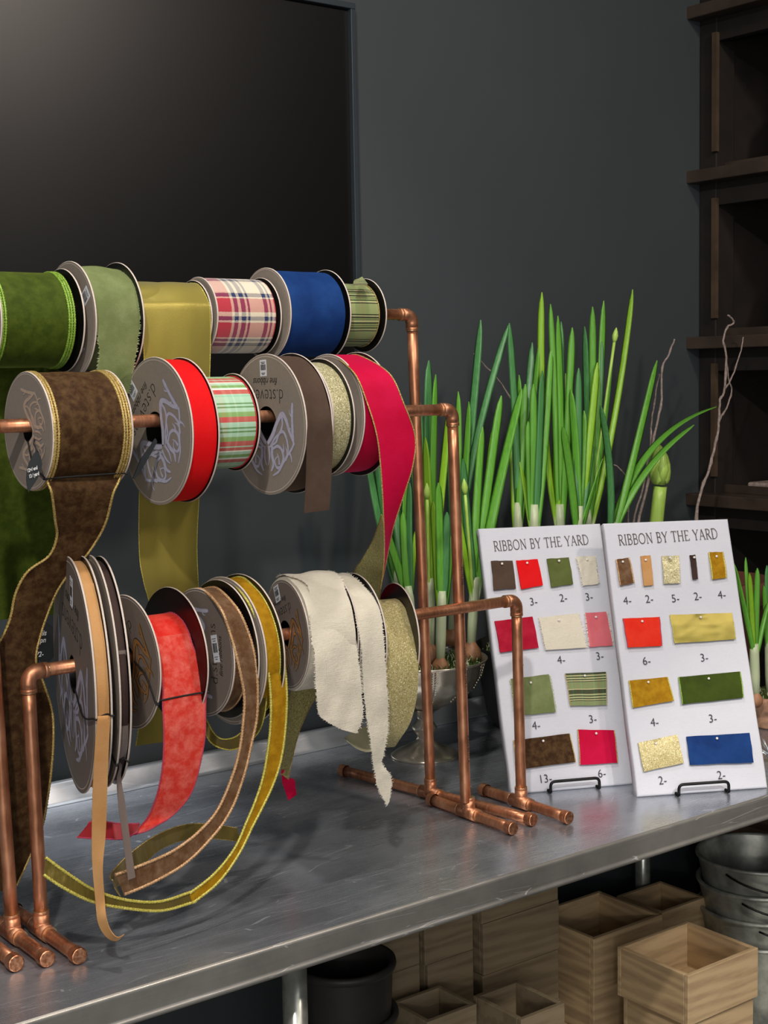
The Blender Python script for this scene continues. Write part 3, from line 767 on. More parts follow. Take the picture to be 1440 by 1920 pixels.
m6 = spool('magenta velvet ribbon with gold back, rightmost on the middle bar', 1.0859, 1.1334, 1.5000, .0807, .0830, .0775, 1.543, 'v_magenta', rh=.02, group=GM)
# bottom row
f1 = spool('narrow tan velvet ribbon on the largest card spool, leftmost on the bottom bar', .7045, .7215, 1.2070, .1394, .1387, .1330, 1.533, 'tan', yaw=-15.3, rh=.0228, rot=-10, stick=(-9, .016, .036, .72, 0), group=GB, outer='paper_dark')
f2 = spool('narrow dark brown velvet ribbon beside the tan ribbon', .7330, .7452, 1.2075, .1380, .1358, .1310, 1.533, 'v_dark', yaw=-15, rh=.0228, group=GB)
f3 = spool('coral red velvet ribbon part unwound over a black card flange', .7753, .8370, 1.2124, .0814, .0845, .0520, 1.533, 'v_coral', rh=.02, rot=32, art='gold', edge='coral_edge', er=.0008, group=GB, inner='maroon_card', outer='paper_dark')
f4 = spool('narrow mocha velvet ribbon with rose gold edges, bottom bar', .8759, .9060, 1.2110, .0803, .0880, .0765, 1.533, 'v_mocha', rh=.02, rot=-88, stick=(-78, .014, .034, .48, 90), edge='rose_edge', er=.0012, group=GB, outer='paper_dark', rx1=.897)
f5 = spool('narrow mustard velvet ribbon with yellow edges, bottom bar', .9130, .9385, 1.2080, .0940, .0952, .0880, 1.533, 'v_mustard', rh=.02, edge='yellow_edge', er=.0011, group=GB)
f6 = spool('wide ivory linen ribbon with frayed edges, bottom bar', 1.0067, 1.0740, 1.2165, .0714, .0760, .0752, 1.533, 'ivory', yaw=-9, rh=.018, rot=22, art='gold', stick=(24, .016, .022, .78, 0), bulge=.002, group=GB, outer='paper_dark', rx0=1.0079, rx1=1.0705)
f7 = spool('ivory linen ribbon with a long twisted tail beside the wider ivory one', 1.0790, 1.1147, 1.2020, .0800, .0849, .0800, 1.533, 'ivory', yaw=-8, rh=.018, bulge=.0015, group=GB, rx1=1.1070)
f8 = spool('gold glitter ribbon loosely unwound, rightmost on the bottom bar', 1.1290, 1.1830, 1.1940, .0500, .0726, .0500, 1.533, 'glit_gold', yaw=-14, rh=.012, group=GB, inner='maroon_card')
# ------------------------------------------------------------------ hanging ribbon ends
# moss green tail, hanging behind the brown ribbon
tail(r1, [cyl(r1, 150), cyl(r1, 180), px(-30, 700, 1.719, 118, 690), px(-36, 830, 1.719, 124, 812), px(-40, 960, 1.716, 130, 940, 1.722), px(-40, 1080, 1.722, 134, 1060, 1.716), px(-40, 1165, 1.722, 130, 1150, 1.722)], 'v_green', edge='green_edge', crinkle=.004, cfreq=12)
# sage tail
tail(r2, [cyl(r2, 120, .003), cyl(r2, 80, .004), cyl(r2, 40, .004), cyl(r2, 5, .0035), px(186, 660, 1.597, 256, 650), px(182, 700, 1.597, 250, 690), px(178, 745, 1.60, 243, 738)], 'v_sage', crinkle=.004, cfreq=30, fringe_mat='sage_fray', fray=.0004)
# gold satin tail
tail(r3, [cyl(r3, 112, .0008), cyl(r3, 70, .001), cyl(r3, 30), cyl(r3, 0), px(268, 740, 1.613, 390, 715), px(263, 860, 1.612, 380, 845), px(261, 940, 1.618, 372, 930), px(264, 1040, 1.610, 369, 1020, 1.625), px(272, 1090, 1.606, 371, 1085, 1.625), px(285, 1160, 1.62, 372, 1150, 1.63),
          px(270, 1290, 1.64, 362, 1280, 1.63), px(254, 1398, 1.64, 350, 1388, 1.63)], 'gold_satin', 'gold_satin', edge='yellow_edge', er=.0005, crinkle=.010, cfreq=9, nu=16)
# brown velvet tail sweeping down to the table
tail(m1, [cyl(m1, 110), cyl(m1, 60), cyl(m1, 10), cyl(m1, -25), cyl(m1, -52), px(97, 925, 1.498, 214, 925, 1.50), px(103, 975, 1.52, 200, 975), px(106, 1005, 1.535, 183, 1008), px(92, 1042, 1.545, 160, 1040), px(52, 1073, 1.555, 132, 1070),
          px(30, 1112, 1.565, 108, 1105), px(18, 1160, 1.575, 88, 1150), px(0, 1200, 1.58, 73, 1195), px(-30, 1245, 1.58, 66, 1240), px(-55, 1290, 1.58, 82, 1285), px(-60, 1340, 1.58, 97, 1335), px(-60, 1400, 1.58, 98, 1400),
          px(-55, 1480, 1.585, 92, 1478), px(-50, 1550, 1.585, 82, 1545), px(-60, 1620, 1.575, 60, 1600, 1.60), px(-70, 1690, 1.565, 30, 1662, 1.60)], 'v_brown', edge='gold_edge', er=.0015, crinkle=.006, cfreq=16, nu=12)
band(m1, -50, -80, .012)
# taupe strip
tail(m4, [cyl(m4, 100), cyl(m4, 70, .001), cyl(m4, 40, .0015), cyl(m4, 10, .002), px(575, 830, 1.452, 624, 825), px(574, 880, 1.451, 622, 876), px(572, 925, 1.452, 620, 922), px(570, 962, 1.452, 617, 956)], 'v_taupe', nu=6)
# magenta ribbon: over the top, out to the front, twisting to its gold back and away behind the bottom row
tail(m6, [cyl(m6, 105, .001), cyl(m6, 85, .001), px(664, 700, 1.478, 729, 700, 1.466), px(688, 755, 1.460, 757, 757, 1.446), px(706, 815, 1.453, 778, 818, 1.443), px(713, 870, 1.453, 774, 872, 1.446),
          px(717, 930, 1.455, 756, 930, 1.46), px(719, 980, 1.46, 738, 985, 1.475), px(720, 1020, 1.47, 729, 1025, 1.492), px(719, 1060, 1.482, 721, 1066, 1.50), px(713, 1105, 1.50, 711, 1108, 1.52)], 'v_magenta', 'lame', edge='gold_edge', er=.0009, nu=8)
tail(m6, [px(716, 965, 1.463, 722, 1000, 1.468), px(700, 1012, 1.55, 721, 1040, 1.49), px(680, 1048, 1.60, 718, 1072, 1.51), px(664, 1075, 1.64, 714, 1100, 1.55), px(655, 1150, 1.68, 706, 1180, 1.62), px(620, 1220, 1.70, 665, 1260, 1.66), px(560, 1270, 1.68, 600, 1300, 1.62),
          px(537, 1330, 1.655, 566, 1360, 1.60), px(532, 1400, 1.63, 548, 1425, 1.58), px(528, 1452, 1.60, 541, 1462, 1.58)], 'lame', 'v_magenta', edge='gold_edge', er=.0007, nu=8, name='twisted_tail')
tail(m6, [px(527, 1445, 1.60, 533, 1443, 1.598), px(529, 1460, 1.60, 536, 1458, 1.595), px(529, 1466, 1.60, 551, 1461, 1.588), px(535, 1484, 1.60, 554, 1476, 1.586), px(541, 1501, 1.597, 556, 1490, 1.584)], 'v_magenta', 'lame', nu=4, name='ribbon_tip')
# tan strip
def yw(s, ang, dr=.0008): return cyl(s, ang, dr)
tail(f1, [yw(f1, 60), yw(f1, 30), yw(f1, 5), yw(f1, -12), px(183, 1345, 1.400, 207, 1343), px(178, 1400, 1.402, 204, 1400), px(174, 1480, 1.408, 201, 1480), px(172, 1560, 1.41, 198, 1562), px(173, 1620, 1.41, 193, 1624, 1.405), px(178, 1680, 1.41, 196, 1684),
          px(184, 1730, 1.41, 200, 1722, 1.40), px(200, 1757, 1.405, 208, 1745, 1.395), px(218, 1764, 1.40, 220, 1757, 1.385), px(231, 1754, 1.395, 233, 1752, 1.38)], 'tan', nu=6)
band(f1, -10, -40, .0228)
# dark brown strip, twisted below its band
tail(f2, [yw(f2, 20), yw(f2, -20), yw(f2, -38), px(221, 1420, 1.44, 232, 1418), px(224, 1440, 1.44, 228, 1440, 1.445), px(219, 1462, 1.45, 227, 1460), px(222, 1510, 1.445, 235, 1508), px(230, 1570, 1.438, 243, 1568), px(240, 1650, 1.430, 254, 1645)], 'v_dark_tail', nu=4)
band(f2, -39, -60, .0228)
# coral ribbon
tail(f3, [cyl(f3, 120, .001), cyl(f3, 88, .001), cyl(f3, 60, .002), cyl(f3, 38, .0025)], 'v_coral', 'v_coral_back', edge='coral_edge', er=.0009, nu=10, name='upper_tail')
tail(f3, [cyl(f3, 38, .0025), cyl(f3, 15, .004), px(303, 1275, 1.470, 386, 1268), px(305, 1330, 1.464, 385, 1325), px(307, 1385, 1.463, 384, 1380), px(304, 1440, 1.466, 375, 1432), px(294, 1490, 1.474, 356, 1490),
          px(278, 1530, 1.485, 318, 1532), px(256, 1558, 1.497, 282, 1555, 1.475), px(240, 1567, 1.505, 252, 1566, 1.485)], 'v_coral_brushed', 'v_coral_back', edge='coral_edge', er=.0009, crinkle=.0015, cfreq=30, nu=10)
tail(f3, [px(262, 1545, 1.50, 258, 1560, 1.48), px(225, 1545, 1.51, 232, 1573, 1.49), px(190, 1540, 1.52, 190, 1573, 1.50), px(170, 1541, 1.52, 152, 1571, 1.505), px(166, 1545, 1.52, 145, 1570, 1.505)], 'v_coral_back', 'v_coral', edge='coral_edge', er=.0009, nu=6, name='folded_tail')
band(f3, -28, 10, .02, rr=.078)
# mocha ribbon with rose gold edges
tail(f4, [cyl(f4, 110, .0015), cyl(f4, 85, .002), px(412, 1140, 1.472, 443, 1140), px(430, 1185, 1.46, 465, 1185), px(443, 1230, 1.453, 477, 1230), px(452, 1270, 1.45, 482, 1272), px(458, 1310, 1.45, 483, 1312), px(456, 1350, 1.45, 480, 1355), px(450, 1400, 1.45, 470, 1400), px(437, 1450, 1.45, 455, 1460),
          px(410, 1515, 1.45, 432, 1520), px(370, 1562, 1.448, 395, 1572), px(320, 1598, 1.445, 345, 1620), px(265, 1622, 1.44, 285, 1655), px(216, 1640, 1.44, 232, 1677)], 'v_mocha', edge='rose_edge', er=.0018, crinkle=.001, nu=6)
tail(f4, [px(212, 1650, 1.441, 226, 1680), px(207, 1645, 1.45, 215, 1662), px(213, 1632, 1.458, 222, 1660), px(245, 1600, 1.475, 252, 1640), px(290, 1568, 1.492, 296, 1596), px(340, 1548, 1.508, 346, 1575), px(390, 1545, 1.51, 396, 1572), px(445, 1553, 1.51, 450, 1578)], 'bronze_satin', 'bronze_satin', edge='gold_edge', er=.0007, nu=6, name='looped_tail')
# mustard ribbon
tail(f5, [cyl(f5, 110, .0015), cyl(f5, 85, .002), px(465, 1130, 1.475, 505, 1130), px(487, 1185, 1.459, 521, 1185), px(500, 1240, 1.450, 532, 1240), px(507, 1300, 1.446, 537, 1300), px(507, 1360, 1.445, 535, 1362), px(500, 1420, 1.444, 526, 1425), px(488, 1475, 1.443, 508, 1480), px(465, 1535, 1.440, 478, 1540),
          px(440, 1590, 1.436, 448, 1600), px(400, 1640, 1.430, 408, 1655), px(355, 1675, 1.424, 360, 1693)], 'v_mustard', 'bronze_satin', edge='yellow_edge', er=.0016, crinkle=.001, nu=6)
tail(f5, [px(362, 1671, 1.425, 367, 1690), px(300, 1690, 1.42, 304, 1707), px(240, 1688, 1.418, 236, 1703), px(180, 1670, 1.420, 172, 1690), px(130, 1640, 1.424, 118, 1664), px(86, 1608, 1.43, 82, 1640)], 'bronze_satin', 'v_mustard', edge='yellow_edge', er=.0016, crinkle=.0015, nu=6, name='tail_reverse_side')
tail(f5, [px(487, 1290, 1.46, 500, 1300), px(478, 1330, 1.465, 496, 1340), px(462, 1362, 1.475, 482, 1376), px(440, 1382, 1.49, 448, 1402), px(415, 1385, 1.51, 420, 1404), px(398, 1370, 1.53, 392, 1388), px(385, 1345, 1.54, 372, 1340)], 'bronze_satin', 'bronze_satin', edge='yellow_edge', er=.0009, nu=6, name='looped_tail')
# ivory linen
tail(f6, [cyl(f6, 115, .002), cyl(f6, 88, .003), cyl(f6, 60, .003, .0+f6.r0+.012, f6.r1+.001), px(583, 1180, 1.462, 660, 1170, 1.466), px(590, 1235, 1.452, 671, 1225), px(592, 1290, 1.448, 676, 1285), px(596, 1335, 1.448, 680, 1330), px(612, 1352, 1.447, 678, 1352), px(640, 1368, 1.447, 667, 1375)], 'ivory', crinkle=.0035, cfreq=42, nu=14, fringe_mat='ivory_fray', fray=.0008)
tail(f7, [cyl(f7, 110, .002), cyl(f7, 85, .003), px(660, 1130, 1.472, 705, 1128), px(673, 1180, 1.452, 717, 1180), px(680, 1250, 1.447, 722, 1250), px(684, 1310, 1.446, 726, 1310), px(690, 1360, 1.446, 727, 1360), px(697, 1410, 1.446, 719, 1412), px(701, 1438, 1.448, 716, 1432), px(704, 1455, 1.449, 726, 1446, 1.445), px(706, 1470, 1.449, 734, 1460, 1.444), px(716, 1492, 1.449, 732, 1482, 1.445), px(725, 1511, 1.449, 730, 1503, 1.447)],
     'ivory', crinkle=.003, cfreq=36, nu=10, fringe_mat='ivory_fray', fray=.0008)
# loose glitter loop
tail(f8, [cyl(f8, 130, .001), cyl(f8, 95, .001), cyl(f8, 60, .002), px(722, 1180, 1.478, 779, 1185), px(724, 1240, 1.462, 784, 1240), px(722, 1300, 1.462, 782, 1300), px(716, 1345, 1.472, 770, 1352), px(712, 1385, 1.492, 748, 1388), px(700, 1403, 1.52, 738, 1400, 1.53), px(685, 1398, 1.56, 722, 1392, 1.57)], 'glit_gold', 'pale_back', nu=8)
tail(f8, [px(710, 1350, 1.53, 712, 1402, 1.50), px(685, 1362, 1.535, 690, 1409, 1.505), px(662, 1372, 1.54, 668, 1404, 1.51), px(645, 1383, 1.54, 650, 1388, 1.52)], 'pale_back', 'glit_gold', nu=6, name='folded_tail', crinkle=.003)
# curled end on the tartan spool
tail(r6, [px(662, 534, 1.60, 690, 533), px(664, 526, 1.615, 686, 528), px(672, 523, 1.63, 679, 519)], 'plaid_dark', 'plaid_dark', nu=3, name='ribbon_end')
# ------------------------------------------------------------------ card tags
def card(pts, Y, th, mat):
    """flat card cut to an outline, standing at its own place"""
    mb = MB(); P_ = [at(x, y, Y=yy) for (x, y), yy in zip(pts, Y if isinstance(Y, (list, tuple)) else [Y]*len(pts))]
    n = len(P_); nm = (P_[1]-P_[0]).cross(P_[2]-P_[0]).normalized()
    mb.v = [p+nm*th/2 for p in P_]+[p-nm*th/2 for p in P_]
    mb.face(range(n), mat, None, False); mb.face([n+i for i in range(n)][::-1], mat, None, False)
    for i in range(n): j = (i+1) % n; mb.face((i, n+i, n+j, j), mat, None, False)
    return mb
t = thing('price_tag', 'black leaf shaped tag with white handwriting tied to the brown velvet spool', 'price tag', at(64, 880, Y=1.46))
pts = [(69, 843), (62, 853), (54, 868), (50, 884), (49, 900), (51, 915), (53, 923), (62, 910), (70, 898), (76, 885), (79, 870), (76, 856), (72, 847)]
lf = card(pts, 1.468, .0008, M['slate'])
lf.build('card', t)
def write(lines, org, u, v, size, mat, gap=1.15, sx=.9, align='LEFT'):
    u = u.normalized(); n_ = u.cross(v).normalized(); v = n_.cross(u); mb = MB()
    for i, ln in enumerate(lines):
        tm = text_mb(ln, size, mat, .0001, sx, .0002, align, .25); mb.merge(tm.xf(frame_on(org-v*size*gap*i, u, v, n_)))
    return mb
o_ = at(51.5, 886, Y=1.466); write(['12+/ end', '13 / yard'], o_, at(72, 879, Y=1.466)-o_, V((0, 0, 1)), .0055, M['chalk'], 1.2, .62).build('handwriting', t)
mb = MB(); mb.tube([at(65, 822, Y=1.530), at(63, 832, Y=1.50), at(70, 846, Y=1.467)], .0008, M['elastic'], 6); mb.build('cord', t)
t = thing('price_tag', 'black tag seen edge-on hanging from the red velvet spool', 'price tag', at(262, 870, Y=1.50))
card([(291, 822), (282, 836), (264, 860), (254, 885), (249, 896), (252, 898), (262, 885), (276, 862), (288, 840), (294, 828)], [1.52]*10, .0025, M['slate']).build('card', t)
t = thing('plant_label', 'round black label with white handwriting behind the brown ribbon', 'label', at(84, 1240, Y=1.75))
pts = [(84+22*cos(a), 1205+38*sin(a)) for a in [2*pi*k/28 for k in range(28)]]
card(pts, 1.70, .002, M['slate']).build('card', t)
o_ = at(66, 1193, Y=1.698); write(['ryllis', 'mpn', '', '72-'], o_, at(96, 1190, Y=1.698)-o_, V((0, 0, 1)), .0095, M['chalk'], .95, .85).build('handwriting', t)
mb = MB(); mb.tube([at(70, 1235, Y=1.703), at(68, 1400, Y=1.703), V((at(60, 1400, Y=1.703).x, 1.703, .9))], .0015, M['black_metal'], 6); mb.build('stake', t)
# ------------------------------------------------------------------ linen price boards
class Board:
    def __init__(s, label, bl, br, H, lean, wtop=1.0):
        B = at(*bl, Z=.9005); C = at(*br, Z=.9005); s.u = (C-B).normalized(); s.w = (C-B).length
        nb = V((-s.u.y, s.u.x, 0)); a = radians(lean)
        s.v = (V((0, 0, 1))*cos(a)+nb*sin(a)).normalized(); s.n = s.u.cross(s.v); s.o = B+V((0, 0, .004)); s.H = H
        t = thing('ribbon_price_board', label, 'price board', B+s.u*s.w/2, 0, 'linen ribbon price boards'); s.t = t
        s.m = frame_on(s.o, s.u, s.v, s.n)
        mb = MB(); nu, nv = 24, 48; th = .017
        def bp(i, j):
            x = s.w*i/nu; y = H*j/nv
            return V((x+.0008*noise.noise(V((y*14, 1, 0)))*(1 if i in (0, nu) else 0), y, .0009*noise.noise(V((x*22, y*16, 3)))))
        mb.grid([[bp(i, j) for i in range(nu+1)] for j in range(nv+1)], M['board'], [[(i/nu, j/nv) for i in range(nu+1)] for j in range(nv+1)])
        r = .003
        rim = [bp(i, 0) for i in range(nu+1)]+[bp(nu, j) for j in range(1, nv+1)]+[bp(i, nv) for i in range(nu-1, -1, -1)]+[bp(0, j) for j in range(nv-1, 0, -1)]
        c = V((s.w/2, H/2, 0)); rows = []
        for k in range(5):
            a_ = pi/2*k/4; rows.append([V((p.x+(r*sin(a_))*(-1 if p.x < .001 else (1 if p.x > s.w-.001 else 0)), p.y+(r*sin(a_))*(-1 if p.y < .001 else (1 if p.y > H-.001 else 0)), p.z-r*(1-cos(a_)))) for p in rim])
        rows.append([V((p.x, p.y, -th)) for p in rows[-1]]); rows.append([V((c.x+(p.x-c.x)*.9, c.y+(p.y-c.y)*.9, -th-.001)) for p in rows[-1]]); 
        mb.grid(rows, M['board'], close=True)
        b = len(mb.v); mb.v += [V((0, 0, -th)), V((s.w, 0, -th)), V((s.w, H, -th)), V((0, H, -th))]; mb.face((b, b+3, b+2, b+1), M['board'], None, False)
        s.panel = mb.xf(s.m).build('canvas', t)
    def loc(s, x, y):
        d = ray(x, y); t_ = (s.o-CAM).dot(s.n)/d.dot(s.n); q = CAM+d*t_-s.o
        return q.dot(s.u), q.dot(s.v)
    def title(s, x, y, x2, y2, size):
        a = s.loc(x, y); b = s.loc(x2, y2)
        mb = serif('RIBBON BY THE YARD', size, M['board_print'])
        w = max(p.x for p in mb.v)-min(p.x for p in mb.v); L = sqrt((b[0]-a[0])**2+(b[1]-a[1])**2)
        for p in mb.v: p.x *= L/w
        ang = atan2(b[1]-a[1], b[0]-a[0])
        mb.xf(Matrix.Translation(((a[0]+b[0])/2, (a[1]+b[1])/2, .0012)) @ Matrix.Rotation(ang, 4, 'Z'))
        mb.xf(s.m).build('title_lettering', s.t)
    def num(s, lst, size):
        for tx, x, y in lst:
            a = s.loc(x, y); mb = text_mb(tx, size, M['board_num'], -.00012, .92, .0002, 'CENTER')
            mb.xf(Matrix.Translation((a[0], a[1]-size*.34, .0012)) @ Matrix.Rotation(radians(1.2), 4, 'Z')); mb.xf(s.m).build('price_lettering', s.t)
    def swatch(s, label, corners, mat, pin, edge=None, er=.0008, lift=.0035, crinkle=.0006, fray=None, puff=.0012, horiz=False):
        """folded sample pinned at its top; corners = tl, tr, br, bl pixels"""
        tl, tr, br, bl = [V(s.loc(*c)+(0,)) for c in corners]
        cen = (tl+tr+br+bl)/4
        t = thing('ribbon_swatch', label, 'ribbon swatch', s.m @ V((cen.x, cen.y, .002)), 0, 'ribbon samples pinned to the boards')
        nu, nv = 14, 14; mb = MB(); fr, bk, uv = [], [], []
        wid = ((tr-tl).length+(br-bl).length)/2; hei = ((tl-bl).length+(tr-br).length)/2
        sd = random.random()*50
        for j in range(nv+1):
            g = j/nv; f_, b_, u_ = [], [], []
            for i in range(nu+1):
                e = i/nu; p = tl.lerp(tr, e).lerp(bl.lerp(br, e), g)
                p = p+V((.0007*noise.noise(V((g*3, sd, e*2))), .0007*noise.noise(V((e*3, sd+5, g*2))), 0))
                z = .0016+lift*(.35+.65*g)+puff*sin(pi*g)*.8+crinkle*noise.noise(V((p.x*110+sd, p.y*110, sd)))-(.0022*math.exp(-((e-.5)**2*wid**2+(g-.1)**2*hei**2)/.00002))
                f_.append(V((p.x, p.y, z))); u_.append((e*wid, g*hei))
                b_.append(V((p.x, p.y, max(.0013, z-.0022-.0009*g))))
            fr.append(f_); bk.append(b_); uv.append(u_)
        mb.grid(fr, M[mat], uv, flip=True); mb.grid(bk, M[mat], uv)
        for k in (0, nu): mb.grid([[fr[i][k], bk[i][k]] for i in range(nv+1)], M[mat], flip=(k == 0))
        for k in (0, nv): mb.grid([fr[k], bk[k]], M[mat], flip=(k == nv))
        mb.xf(s.m); so = mb.build('folded_ribbon', t)
        W = lambda p: s.m @ p
        if edge:
            for k in (0, nu):
                e = MB(); path = [fr[i][k]+V((0, 0, -.0004)) for i in range(nv+1)]
                d = []
                for i in range(nv):
                    for q in range(4): d.append(path[i].lerp(path[i+1], q/4))
                d.append(path[-1]); e.tube(d, [er*(1.35 if i % 2 else .8) for i in range(len(d))], M[edge], 6)
                e.xf(s.m).build('edging', t)
        if fray:
            for k, sg in ((0, -1), (nu, 1)):
                e = MB(); fringe([fr[i][k] for i in range(nv+1)], V((sg, 0, 0)), M[fray], .0042, 1500, e); e.xf(s.m).build('frayed_threads', t)
        a = s.loc(*pin); mb = MB(); r = .0021
        prof = [(r*sin(pi*k/10), -r*cos(pi*k/10)) for k in range(11)]
        mb.lathe([(max(p[0], 1e-5), p[1]) for p in prof], (0, 0, 0), M['pearl'], 16)
        mb.tube([(0, 0, -.009), (0, 0, 0)], .0003, M['galv'], 6)
        zz = .0016+lift*.45+.0013
        mb.xf(Matrix.Translation((a[0], a[1], zz+.0002))); mb.xf(s.m).build('pearl_pin', t)
        return t
b1 = Board('white linen board with four rows of samples, left one behind the low copper rack', (962, 1490), (1195, 1470), .424, 22.3)
b2 = Board('white linen board with four rows of samples, right one nearer the table edge', (1198, 1495), (1436, 1478), .429, 21.1)
b1.title(927, 1034, 1104, 1021, .0170); b2.title(1161, 1023, 1346, 1010, .0175)
S1, S2 = .0185, .0185
b1.num([('2-', 945, 1130), ('3-', 1000, 1128), ('2-', 1056, 1121), ('3-', 1104, 1119), ('4-', 974, 1245), ('4-', 1052, 1237), ('3-', 1124, 1230), ('4-', 1005, 1360), ('3-', 1111, 1348), ('13-', 1022, 1460), ('6-', 1128, 1450)], S1)
b2.num([('4-', 1176, 1126), ('2-', 1217, 1123), ('5-', 1266, 1122), ('2-', 1308, 1118), ('4-', 1353, 1115), ('6-', 1212, 1239), ('3-', 1320, 1233), ('4-', 1227, 1354), ('3-', 1336, 1347), ('2-', 1242, 1463), ('2-', 1352, 1453)], S2)
def quad(cx0, cy0, X, Y, s_): return [(cx0+x/s_, cy0+y/s_) for x, y in zip(X, Y)]
k = 1440/280; q1 = lambda *a: [(880+a[i]/k, 970+a[i+1]/k) for i in range(0, 8, 2)]
p1 = lambda x, y: (880+x/k, 970+y/k)
b1.swatch('dark brown velvet sample, top left on the left board', q1(205, 425, 412, 420, 440, 690, 228, 708), 'v_taupe', p1(308, 455))
b1.swatch('bright red velvet sample on the left board beside the dark brown one', q1(448, 420, 655, 408, 702, 662, 492, 698), 'v_red', p1(550, 447))
b1.swatch('olive green satin sample in the top row of the left board', q1(742, 405, 955, 390, 992, 650, 782, 680), 'v_olive', p1(857, 427))
b1.swatch('small shaggy ivory sample, top right on the left board', q1(1030, 385, 1205, 375, 1235, 650, 1090, 665), 'ivory', p1(1128, 415), fray='ivory_fray', crinkle=.002)
b1.swatch('crimson silk sample with a loose corner, partly behind the copper pipe', q1(240, 1005, 605, 960, 662, 1260, 292, 1308), 'crimson', p1(430, 1010), crinkle=.0012)
b1.swatch('wide ivory linen sample in the second row of the left board', q1(665, 970, 1045, 930, 1120, 1262, 730, 1285), 'ivory', p1(855, 998), fray='ivory_fray')
b1.swatch('salmon pink sample with frayed sides on the left board', q1(1115, 925, 1315, 915, 1372, 1240, 1150, 1258), 'pink', p1(1212, 968), fray='ivory_fray') if 'pink' in M else None
k2 = 1440/310; q2 = lambda *a: [(900+a[i]/k2, 1240+a[i+1]/k2) for i in range(0, 8, 2)]
p2 = lambda x, y: (900+x/k2, 1240+y/k2)
b1.swatch('sage green velvet sample, partly behind the copper pipe', q2(265, 155, 595, 115, 650, 445, 300, 478), 'v_sage', p2(435, 190), fray='sage_fray')
b1.swatch('green and black tartan sample with gold sides on the left board', q2(738, 110, 1092, 95, 1092, 385, 780, 392), 'plaid_swatch', p2(905, 130), edge='gold_edge', er=.0006)
b1.swatch('dark brown velvet sample with gold side, bottom left on the left board', q2(290, 690, 775, 632, 825, 880, 312, 945), 'v_brown', p2(543, 697), edge='gold_edge')
b1.swatch('magenta velvet sample with gold sides, bottom right on the left board', q2(848, 598, 1165, 600, 1190, 888, 865, 905), 'v_magenta', p2(1004, 632), edge='gold_edge')
q3 = lambda *a: [(1120+a[i]/k, 960+a[i+1]/k) for i in range(0, 8, 2)]
p3 = lambda x, y: (1120+x/k, 960+y/k)
b2.swatch('small mocha velvet sample with rose gold stitching, top left on the right board', q3(178, 460, 300, 445, 345, 690, 215, 718), 'v_mocha', p3(237, 487), edge='rose_edge', er=.0011)
b2.swatch('narrow tan sample on the right board', q3(412, 428, 508, 422, 530, 710, 440, 718), 'tan', p3(458, 470))
b2.swatch('champagne glitter sample, middle of the top row on the right board', q3(615, 430, 780, 422, 790, 690, 632, 700), 'glit_silver', p3(692, 447))
b2.swatch('very narrow dark brown sample on the right board', q3(885, 420, 940, 415, 960, 652, 912, 655), 'v_dark', p3(925, 445))
b2.swatch('small mustard sample with yellow stitched edges, top right on the right board', q3(1072, 392, 1205, 388, 1232, 640, 1100, 655), 'v_mustard', p3(1140, 435), edge='yellow_edge', er=.0011)
b2.swatch('coral red velvet sample with pink edges on the right board', q3(242, 1030, 592, 1015, 612, 1295, 285, 1312), 'v_coralflat', p3(424, 1060), edge='coral_edge')
b2.swatch('wide gold satin sample on the right board', q3(695, 995, 1292, 975, 1322, 1232, 738, 1270), 'gold_satin', p3(987, 1022), edge='yellow_edge', er=.0005, crinkle=.001)
q4 = lambda *a: [(1160+a[i]/k, 1230+a[i+1]/k) for i in range(0, 8, 2)]
p4 = lambda x, y: (1160+x/k, 1230+y/k)
b2.swatch('crushed mustard velvet sample with yellow sides, third row of the right board', q4(95, 240, 462, 205, 520, 435, 130, 502), 'v_mustard', p4(277, 257), edge='yellow_edge', er=.0009, crinkle=.0012)
b2.swatch('wide moss green velvet sample on the right board', q4(575, 205, 1165, 152, 1190, 405, 605, 470), 'v_green2', p4(858, 222), edge='green_edge', er=.0009)
b2.swatch('gold glitter sample, bottom left on the right board', q4(180, 840, 560, 760, 618, 1035, 235, 1118), 'glit_gold', p4(350, 848), crinkle=.0003)
b2.swatch('wide royal blue velvet sample, bottom right on the right board', q4(648, 780, 1255, 742, 1288, 1030, 680, 1052), 'v_blue', p4(937, 798))
# wire easels
def easel(name, label, b, x0, x1, ytop, ybot, yL, yR):
    """black wire stand: front hoop holding the board, two runners and a back prop"""
    t = thing('wire_easel', label, 'easel', b.o+b.u*b.w/2, 0, 'black wire easels under the boards')
    fn = V((b.u.y, -b.u.x, 0))   # horizontally toward the viewer
    a = b.loc(x0, ybot)[0]; c = b.loc(x1, ybot)[0]
    o = b.o; o = V((o.x, o.y, .9)); r = .0024; zt = .0195
    fwd = .012
    A = o+b.u*a+fn*fwd; C = o+b.u*c+fn*fwd
    def bend(p, q, s_, rr=.006): # rounded corner path
        pts = []; 
        for k in range(7):
            t_ = k/6; pts.append(p.lerp(q, t_).lerp(q.lerp(s_, t_), t_))
        return pts
    z = V((0, 0, 1))
    path = [A+z*.003, A+z*(zt-.008)]+bend(A+z*(zt-.008), A+z*zt, A+z*zt+b.u*.008)+bend(C+z*zt-b.u*.008, C+z*zt, C+z*(zt-.008))+[C+z*.003]
    mb = MB(); mb.tube(path, r, M['black_metal'], 10); mb.build('front_hoop', t)
    for P_ in (A, C):
        mb = MB(); mb.tube([P_+z*.003, P_+z*.0026-fn*.03, P_+z*.0026-fn*.16], r*.95, M['black_metal'], 10)
        mb.tube([P_+z*.0026-fn*.11, P_+z*.12-fn*.115], r*.9, M['black_metal'], 10)
        mb.build('side_runner', t)
    mb = MB(); mb.tube([A+z*.12-fn*.115, C+z*.12-fn*.115], r, M['black_metal'], 10); mb.build('back_bar', t)
